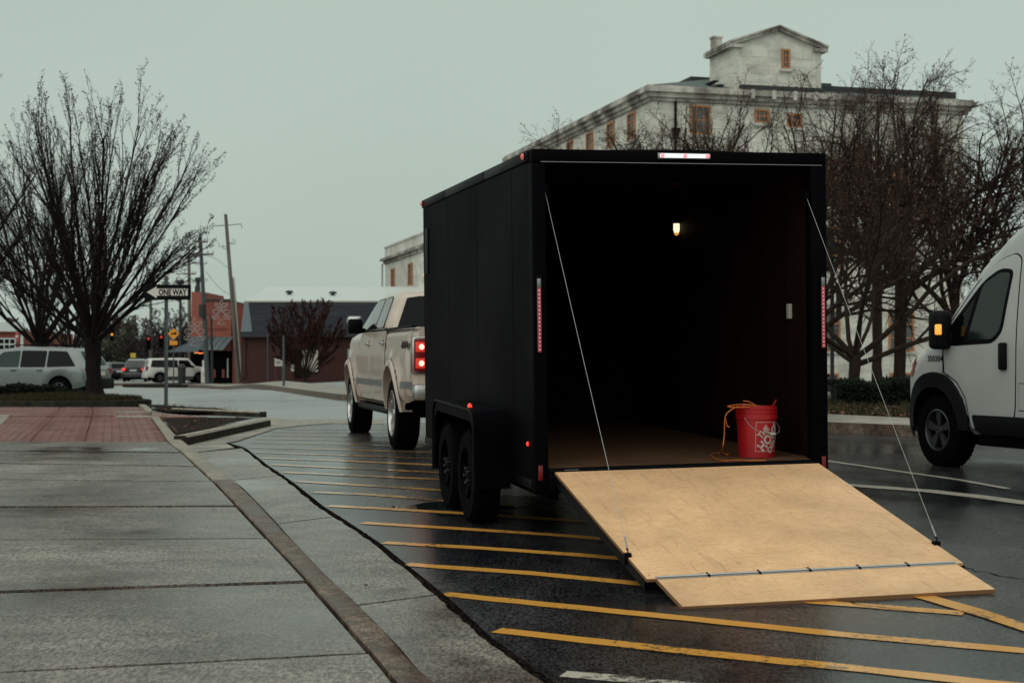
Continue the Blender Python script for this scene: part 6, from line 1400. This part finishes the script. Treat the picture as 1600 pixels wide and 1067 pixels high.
vs, fs = txt_mesh('ONE WAY', 13.2 * k_, .007); mnx = min(v.x for v in vs); mxx = max(v.x for v in vs); sc_ = (291.3 - 247) * k_ / (mxx - mnx); mz = (max(v.y for v in vs) + min(v.y for v in vs)) / 2
m = MB(); m.add([(fx(269.2) + v.x * sc_, -.0075, fz(456.6) + (v.y - mz)) for v in vs], fs); m.build('lettering', 'signblack', ow)
m = MB(); m.tube([(0, -.008, zc_ + .07), (0, .045, zc_ + .07)], .008, 6); m.tube([(0, -.008, zc_ - .07), (0, .045, zc_ - .07)], .008, 6); m.build('bolt', 'grey_metal', ow)
# yellow diamond sign
yd = 88; yb = onp(271, 590, yd); yb.z = zg(yb.x, yd); ys_ = thing('warning_sign', 'yellow diamond warning sign with small plate on a post beyond the road', 'sign', yb); k_ = yd / F
z_ = Zat(521.5, yd) - yb.z; r_ = 9.3 * k_
m = MB(); m.hexa([(-r_, 0, z_), (0, 0, z_ - r_), (r_, 0, z_), (0, 0, z_ + r_)], [(-r_, -.02, z_), (0, -.02, z_ - r_), (r_, -.02, z_), (0, -.02, z_ + r_)]); m.build('diamond_plate', 'signyellow', ys_)
m = MB(); w_ = r_ * .5; m.add([(-w_, -.03, z_ - .02), (-w_ * .4, -.03, z_ + .05), (w_ * .2, -.03, z_ + .05), (w_ * .6, -.03, z_ + .11), (w_ * 1.15, -.03, z_ + .02), (w_ * .6, -.03, z_ - .07), (w_ * .2, -.03, z_ - .01), (-w_ * .4, -.03, z_ - .05)], [tuple(range(8))]); m.build('arrow_symbol', 'signblack', ys_)
m = MB(); m.box(-6.3 * k_, -.02, Zat(539, yd) - yb.z, 6.3 * k_, 0, Zat(532.5, yd) - yb.z); m.build('small_plate', 'signyellow', ys_); m = MB(); m.tube([(0, .04, 0), (0, .04, z_ + r_)], .04, 6); m.build('post', 'galv', ys_)
# do not enter sign at the left
dd = 98; db = onp(26.5, 585, dd); db.z = zg(db.x, dd); dn = thing('do_not_enter_sign', 'red round no entry sign with white bar turned sideways', 'sign', db, -.95); z_ = Zat(525.5, dd) - db.z
m = MB(); m.lathe([(0, -.01), (.37, -.01), (.37, .01), (0, .01)], (0, 0, z_), 'y', 28); m.build('disc', 'signred', dn); m = MB(); m.box(-.26, -.025, z_ - .06, .26, -.011, z_ + .06); m.build('white_bar', 'memb', dn); m = MB(); m.tube([(0, .04, 0), (0, .04, z_ + .5)], .035, 6); m.build('post', 'galv', dn)
# signals
def signal(px, py, d, lit, label):
    t = thing('traffic_signal', label, 'traffic light', onp(px, py, d)); b = MB(); b.bbox(-.17, .0, -.82, .17, .22, .22, .03); b.build('housing', 'signblack', t)
    for i, (nm_, mm) in enumerate((('red_lamp', 'red_on'), ('amber_lamp', 'amber_on'), ('green_lamp', 'blackmat'))):
        z = -.32 * i; on_ = (lit == i); b = MB(); b.lathe([(.095, 0), (.08, -.03), (0, -.04)], (0, -.0, z), 'y', 14); b.build(nm_, ('red_dim' if i == 0 else mm) if on_ else 'blackmat', t)
        b = MB(); b.lathe([(.15, 0), (.155, -.22)], (0, 0, z), 'y', 14, a0=-.2, a1=pi + .2); b.build('visor', 'signblack', t)
    b = MB(); b.tube([(0, .1, .22), (0, .1, .9)], .02, 5); b.build('hanger', 'wire', t)
signal(232, 529, 112, 0, 'left traffic light showing red, left of the sign post'); signal(252, 526.5, 110, 0, 'traffic light showing red just left of the one way post'); signal(175, 516, 116, 1, 'traffic light showing amber over the street beside the tree trunk')
wire('span_wire', onp(120, 498, 120), onp(297, 505, 104), .25, .014, 'span wire that carries the traffic lights over the street')
yb_ = onp(208, 570, 128); yb_.z = zg(yb_.x, 128); yx = thing('small_yellow_sign', 'small square yellow sign over the parked cars', 'sign', yb_); m = MB(); m.box(-.22, -.03, Zat(559, 128) - yb_.z, .22, 0, Zat(551.5, 128) - yb_.z); m.build('plate', 'yellowbox', yx); m = MB(); m.tube([(0, .03, 0), (0, .03, Zat(552, 128) - yb_.z)], .03, 6); m.build('post', 'galv', yx)
cb_ = onp(319, 589, 94); cb_.z = zg(cb_.x, 94); cbn = thing('street_cabinet', 'tall pale green cabinet standing beside the teal pole', 'cabinet', cb_); m = MB(); m.bbox(-.17, -.15, 0, .17, .15, 1.05, .04); m.bbox(-.1, -.1, 1.05, .1, .1, 1.5, .03); m.build('case', 'signwhite', cbn, 40); m = MB(); m.box(-.1, -.157, .5, .1, -.151, .8); m.build('door', 'cream', cbn)
# small kerbed island by the white car with trash bin
isl2 = MB(); c_ = onp(275, 594, 80); n = 30; vs = []
for k in range(n):
    a = 2 * pi * k / n; vs += [(c_.x + 2.6 * cos(a), c_.y + 4 * sin(a), zg(c_.x, c_.y) - .0), (c_.x + 2.6 * cos(a), c_.y + 4 * sin(a), zg(c_.x, c_.y) + .14)]
isl2.add(vs + [(c_.x, c_.y, zg(c_.x, c_.y) + .2)], [(2 * k, 2 * ((k + 1) % n), 2 * ((k + 1) % n) + 1, 2 * k + 1) for k in range(n)] + [(2 * k + 1, 2 * ((k + 1) % n) + 1, 2 * n) for k in range(n)]); tag(isl2.build('kerb_island', 'soil'), 'dark low kerbed island below the yellow diamond sign', 'island')
tbn = onp(284, 590, 82); tbn.z = zg(tbn.x, 82) + .15; bn = thing('litter_bin', 'dark round litter bin on the island in front of the white car', 'bin', tbn); m = MB(); m.lathe([(0, 0), (.2, 0), (.22, .8), (.24, .82), (.24, .9), (.12, 1.05), (0, 1.08)], (0, 0, 0), 'z', 16); m.build('drum', 'wire', bn, 40)
# black signal post beyond the trailer, right
sp = onp(1300.5, 618, 44); sp.z = -.2; spn = thing('black_post', 'tall black post with side box between trailer and right hand tree', 'post', sp); k_ = 44 / F
m = MB(); m.tube([(0, 0, 0), (0, 0, Zat(366, 44) - sp.z)], .058, 10); m.build('shaft', 'wire', spn, 40)
m = MB(); m.bbox(-.2, -.12, Zat(424, 44) - sp.z, .0, .1, Zat(368, 44) - sp.z, .02); m.build('upper_box', 'wire', spn, 40)
m = MB(); m.bbox(7 * k_, -.1, Zat(495, 44) - sp.z, 14 * k_, .1, Zat(448, 44) - sp.z, .02); m.tube([(0, 0, Zat(452, 44) - sp.z), (13 * k_, 0, Zat(440, 44) - sp.z), (15 * k_, 0, Zat(422, 44) - sp.z)], .04, 6); m.build('side_box', 'wire', spn, 40)
m = MB(); m.bbox(-.26, -.1, Zat(612, 44) - sp.z, .02, .1, Zat(592, 44) - sp.z, .02); m.build('lower_box', 'wire', spn, 40)

# ------------------------------------------------------------------ trees
def grow(mb, bud, p, d, Ln, r, lvl, R_, sp, tips=None):
    n = max(3, int(Ln / sp['seg'][lvl])); st = Ln / n; pts = [p.copy()]; rs = [r]; q = p.copy(); dd = d.copy()
    for i in range(n):
        dd = dd + Vector((R_.gauss(0, 1), R_.gauss(0, 1), R_.gauss(0, 1))) * sp['wob'][lvl] + Vector((0, 0, sp['up'][lvl])); dd.normalize(); q = q + dd * st; pts.append(q.copy()); rs.append(r * (1 - (1 - sp['tip']) * (i + 1) / n))
    mb.tube(pts, rs, (8, 6, 4, 3, 3)[lvl], cap=False)
    if lvl == sp['max']:
        for b in range(sp['buds']):
            k = R_.randrange(1, n + 1); c = pts[k] + Vector((R_.gauss(0, .02), R_.gauss(0, .02), R_.gauss(0, .02))); s = R_.uniform(*sp['bs']); a = R_.random() * 6.3
            u = Vector((cos(a), sin(a), R_.uniform(-.5, .8))).normalized() * s; v = u.orthogonal().normalized() * s * .6; bud.add([c - v * .5, c + u * .5 - v * .1, c + v * .6, c - u * .5], [(0, 1, 2, 3)])
        return
    kn = sp['kids'][lvl]; kn = max(1, int(kn * R_.uniform(.75, 1.25)))
    for k in range(kn):
        t = sp['t0'][lvl] + (1 - sp['t0'][lvl]) * (k + R_.random() * .9) / kn; t = min(.99, t); i = int(t * n); f = t * n - i; c = pts[i].lerp(pts[min(n, i + 1)], f); dr = (pts[min(n, i + 1)] - pts[i]).normalized()
        ang = math.radians(R_.gauss(sp['ang'][lvl], sp['ang'][lvl] * .25)); ax = dr.orthogonal().normalized(); ax.rotate(Matrix.Rotation(R_.random() * 6.283, 3, dr)); nd = dr.copy(); nd.rotate(Matrix.Rotation(ang, 3, ax))
        grow(mb, bud, c, nd, Ln * sp['ratio'][lvl] * (1 - .55 * t) * R_.uniform(.75, 1.2), max(sp['minr'], rs[i] * sp['rr'][lvl]), lvl + 1, R_, sp)
vase = dict(seg=(.45, .4, .3, .25), wob=(.035, .05, .09, .1), up=(.012, .02, .03, 0), tip=.3, max=3, buds=4, bs=(.02, .055), kids=(10, 6, 4), t0=(.22, .16, .1), ang=(14, 17, 24), ratio=(.56, .48, .48), rr=(.5, .6, .7), minr=.004)
oak = dict(seg=(.45, .4, .3, .22), wob=(.10, .13, .16, .2), up=(.02, .02, .015, 0), tip=.3, max=3, buds=4, bs=(.028, .062), kids=(10, 8, 5), t0=(.20, .12, .06), ang=(36, 38, 42), ratio=(.58, .55, .55), rr=(.62, .60, .60), minr=.005)
def tree(name, label, base, H, style, seed, n_l, trunk_h, tr_r, spread, barkm, budm, sp, group=None, limb_r=.055, minang=4):
    R_ = random.Random(seed); t = thing(name, label, 'tree', base, 0, group); b = MB(); top = Vector((R_.uniform(-.08, .08), R_.uniform(-.08, .08), trunk_h))
    pts = []; rr = []
    for k in range(9):
        f = k / 8; pts.append(top * f + Vector((R_.gauss(0, .012), R_.gauss(0, .012), 0))); rr.append(tr_r * (1 + .75 * max(0, 1 - f * 6) + (.25 if style == 'vase' else .12) * f * f))
    pts[0].z = -.15; b.tube(pts, rr, 14)
    for k in range(7):      # root flare and burrs
        a = 2 * pi * k / 7 + R_.random(); b.tube([(cos(a) * tr_r * 1.9, sin(a) * tr_r * 1.9, -.08), (cos(a) * tr_r * .95, sin(a) * tr_r * .95, .12), (cos(a) * tr_r * .7, sin(a) * tr_r * .7, .45)], [tr_r * .25, tr_r * .38, tr_r * .2], 6)
    b.build('trunk', barkm, t, True)
    mb, bud = MB(), MB()
    for k in range(n_l):
        f = (k + .5) / n_l; pol = math.radians(minang + (spread - minang) * (f ** .8)); az = k * 2.399963 + R_.uniform(-.3, .3); d = Vector((sin(pol) * cos(az), sin(pol) * sin(az), cos(pol)))
        st = top * (1 - .22 * R_.random() * (f if style == 'vase' else 1.3 * f)); Ln = (H - trunk_h) * (1.0 - (.42 * f ** 2.2 if style == 'vase' else .12 * f)) * R_.uniform(.82, 1.05)
        grow(mb, bud, st, d, Ln, limb_r * R_.uniform(.75, 1.25), 0, R_, sp)
    cr_ = mb.build('crown', barkm, t, True); bud.build('buds', budm, cr_, kind='stuff'); return t
bt = Vector((P(148, 610, 32.6).x, 32.6, ISZ + .2))
tree('bare_street_tree', 'large bare vase shaped tree standing on the oval island', bt, 6.25, 'vase', 4, 27, 1.3, .15, 54, 'bark', 'bud_dark', vase, limb_r=.043)
t2 = P(62, 560, 52); t2.z = zg(t2.x, 52); tree('bare_street_tree', 'bare vase shaped tree behind the silver grey car, left of the big tree', t2, 8.6, 'vase', 9, 20, 1.9, .19, 52, 'bark', 'bud_dark', vase, limb_r=.06)
t2 = P(-110, 560, 36); t2.z = zg(t2.x, 36) + .05; tree('bare_street_tree', 'bare tree whose branches reach in from the left edge', t2, 6.6, 'vase', 21, 20, 1.5, .17, 62, 'bark', 'bud_dark', vase, limb_r=.055)
t2 = P(112, 560, 66); t2.z = zg(t2.x, 66); tree('bare_street_tree', 'smaller bare tree behind the trunk of the big tree', t2, 6.5, 'vase', 33, 16, 1.5, .15, 60, 'bark', 'bud_dark', vase, limb_r=.05)
def lawn_z(x, y):
    best = None
    for p in la:
        t = (y - p.y) / 60
        if t >= 0:
            e_ = abs(p.x + 33 * t - x)
            if best is None or e_ < best[0]: best = (e_, t)
    t = best[1] if best else 0; return lawn_h(t)
RT = [(1337, 36.5, 7.6, 51, 9, 1.15, .13, 78, 'spreading bare tree with low forked limbs right of the trailer'),
      (1404, 45, 10.0, 52, 10, 3.4, .17, 58, 'tall straight bare tree in front of the courthouse'),
      (1492, 47, 9.8, 53, 10, 2.6, .17, 55, 'bare tree above the windscreen of the white van'),
      (1655, 44, 8.6, 54, 8, 2.4, .16, 60, 'bare tree cut by the right edge of the picture'),
      (1262, 42, 8.5, 55, 9, 1.8, .14, 60, 'reddish bare tree half hidden by the right rear corner of the trailer'),
      (1125, 50, 9.8, 56, 11, 3.0, .15, 50, 'bare crown rising over the middle of the trailer roof'),
      (1052, 47, 8.9, 61, 10, 2.8, .14, 46, 'bare crown just behind the light bar of the trailer roof'),
      (985, 53, 9.6, 57, 11, 3.0, .15, 48, 'bare crown rising over the left part of the trailer roof'),
      (1370, 58, 11.3, 58, 9, 4.5, .18, 48, 'tallest bare tree close to the courthouse wall')]
for (px, d, H_, sd_, nl, th_, rt, spd, lab) in RT:
    q = P(px, 600, d); q.z = lawn_z(q.x, q.y) - .02; tree('bare_tree', lab, q, H_, 'oak', sd_, nl, th_, rt, spd, 'bark_brown', 'bud', oak, limb_r=rt * .5, minang=8)
# hedge, and a leaf band added low before the grey car
def leafmass(b, fpos, n, s0, s1, R_):
    for _ in range(n):
        p = fpos(R_); s = R_.uniform(s0, s1); u = Vector((R_.gauss(0, 1), R_.gauss(0, 1), R_.gauss(0, 1))).normalized() * s; v = u.orthogonal().normalized() * s * .55; b.add([p - u, p - v, p + u, p + v], [(0, 1, 2, 3)])
gh = thing('hedge', 'low dark shrubs added in place of the shade low on the silver grey parked car', 'hedge', (0, 0, 0)); R_ = random.Random(14); b = MB()  # added band; its dark leaves stand in for the car's shaded lower side
s0_, s1_ = P(-60, 620, 41), P(128, 620, 41)
core = MB(); zz = zg(-12, 41) + .0
core.bbox(s0_.x, 40.6, zz - .2, s1_.x - .15, 41.4, zz + .28, .1); core.build('hedge_core', 'leafdark', gh)
def gp(R_):
    x = R_.uniform(s0_.x, s1_.x); return Vector((x, R_.uniform(40.4, 41.5), zz + (.40 + .07 * sin(x * 2.3) + .04 * sin(x * 6)) * (R_.random() ** .5) + R_.gauss(0, .02)))
leafmass(b, gp, 9000, .02, .06, R_); b.build('leaves', 'leafdark', gh, kind='stuff')
hg = thing('hedge', 'low dark clipped hedge along the lawn beneath the trees', 'hedge', (0, 0, 0)); R_ = random.Random(12); b = MB(); h0, h1 = P(1300, 620, 33.5), P(1520, 620, 33.5); h0.z = h1.z = lawn_z(8, 33.5)
core = MB(); core.bbox(h0.x + .1, 33.0, h0.z - .1, h1.x, 34.2, h0.z + .42, .1); core.build('hedge_core', 'leafdark', hg)
def hp(R_):
    x = R_.uniform(h0.x, h1.x); top = .5 + .05 * sin(x * 3) + .04 * sin(x * 7.7)
    if R_.random() < .5: return Vector((x, R_.uniform(32.9, 34.3), h0.z + top + R_.gauss(0, .03)))
    return Vector((x, 32.95 + R_.gauss(0, .05), h0.z + R_.uniform(0, top)))
leafmass(b, hp, 14000, .02, .05, R_); b.build('leaves', 'leafdark', hg, kind='stuff')
# multi stem red tree before the dark shop
cm = dict(vase); cm.update(kids=(9, 6, 5), bs=(.05, .12), buds=7, minr=.008)
q = P(478, 590, 94); q.z = zg(q.x, 94) + .05; tree('crape_myrtle', 'reddish many stemmed ornamental tree before the dark brick shop', q, 4.9, 'vase', 71, 18, .35, .12, 52, 'bark_brown', 'bud_red', cm, limb_r=.05, minang=3)
# distant trees down the street
far_sp = dict(oak); far_sp.update(seg=(.9, .8, .6, .5), kids=(6, 5, 4), buds=5, bs=(.10, .24), minr=.02)
proto_far = []
for i, (px, d, H_, lab) in enumerate(((205, 165, 6.2, 'distant dark bushy tree left of the red traffic lights'), (246, 160, 7.4, 'distant dark bushy tree behind the one way post'), (282, 150, 7.6, 'distant dark bushy tree left of the orange buildings'), (228, 175, 7.6, 'distant dark bushy tree between the red traffic lights'), (263, 180, 8.6, 'distant tree rising behind the yellow diamond sign'))):
    q = P(px, 575, d); q.z = zg(q.x, d); tree('distant_tree', lab, q, H_, 'oak', 80 + i, 7, 1.3, .16, 72, 'bark', 'bud_dark', far_sp, limb_r=.10)
def mass(name, px0, px1, d0, d1, hf, n, s0, s1, m, seed, lab):
    R_ = random.Random(seed); b = MB()
    def fp_(R_):
        px = R_.uniform(px0, px1); d = R_.uniform(d0, d1); q = P(px, 560, d); g = zg(q.x, d); h = hf(px); q.z = g + h * (1 - R_.random() ** 1.6) * R_.uniform(.75, 1.05); return q
    leafmass(b, fp_, n, s0, s1, R_); o = b.build(name, m, kind='stuff'); o['label'] = lab
mass('distant_wood', -120, 430, 185, 215, lambda x: 5.6 + 1.2 * sin(x * .045) + .8 * sin(x * .11), 26000, .14, .4, 'bud_dark', 5, 'dark far wood closing the street')
mass('distant_shrubs', 120, 212, 172, 184, lambda x: 5.8 + 1.5 * sin(x * .06 + 1), 6000, .15, .4, 'leafmid', 6, 'olive green trees down the street left of the lights')
mass('distant_wood', 560, 2300, 230, 270, lambda x: 9 + 2 * sin(x * .011), 36000, .3, .8, 'bud_dark', 7, 'far wood behind the buildings on the right')
GR = {'bare_street_tree': 'bare vase shaped trees at the left', 'bare_tree': 'bare trees on the lawn at the right', 'distant_tree': 'trees down the street', 'parked_car': 'cars standing down the street', 'utility_pole': 'utility poles along the street', 'traffic_signal': 'traffic lights over the street', 'overhead_wire': 'overhead wires', 'planter_bed': 'mulch beds at the corner', 'wire_decoration': 'holiday wire decorations', 'post': 'thin posts on the far pavement'}
for o_ in bpy.data.objects:
    k_ = o_.name.split('.')[0]
    if o_.parent is None and k_ in GR: o_['group'] = GR[k_]
print('objects', len(bpy.data.objects), 'tris', sum(len(o.data.polygons) for o in bpy.data.objects if o.type == 'MESH'))
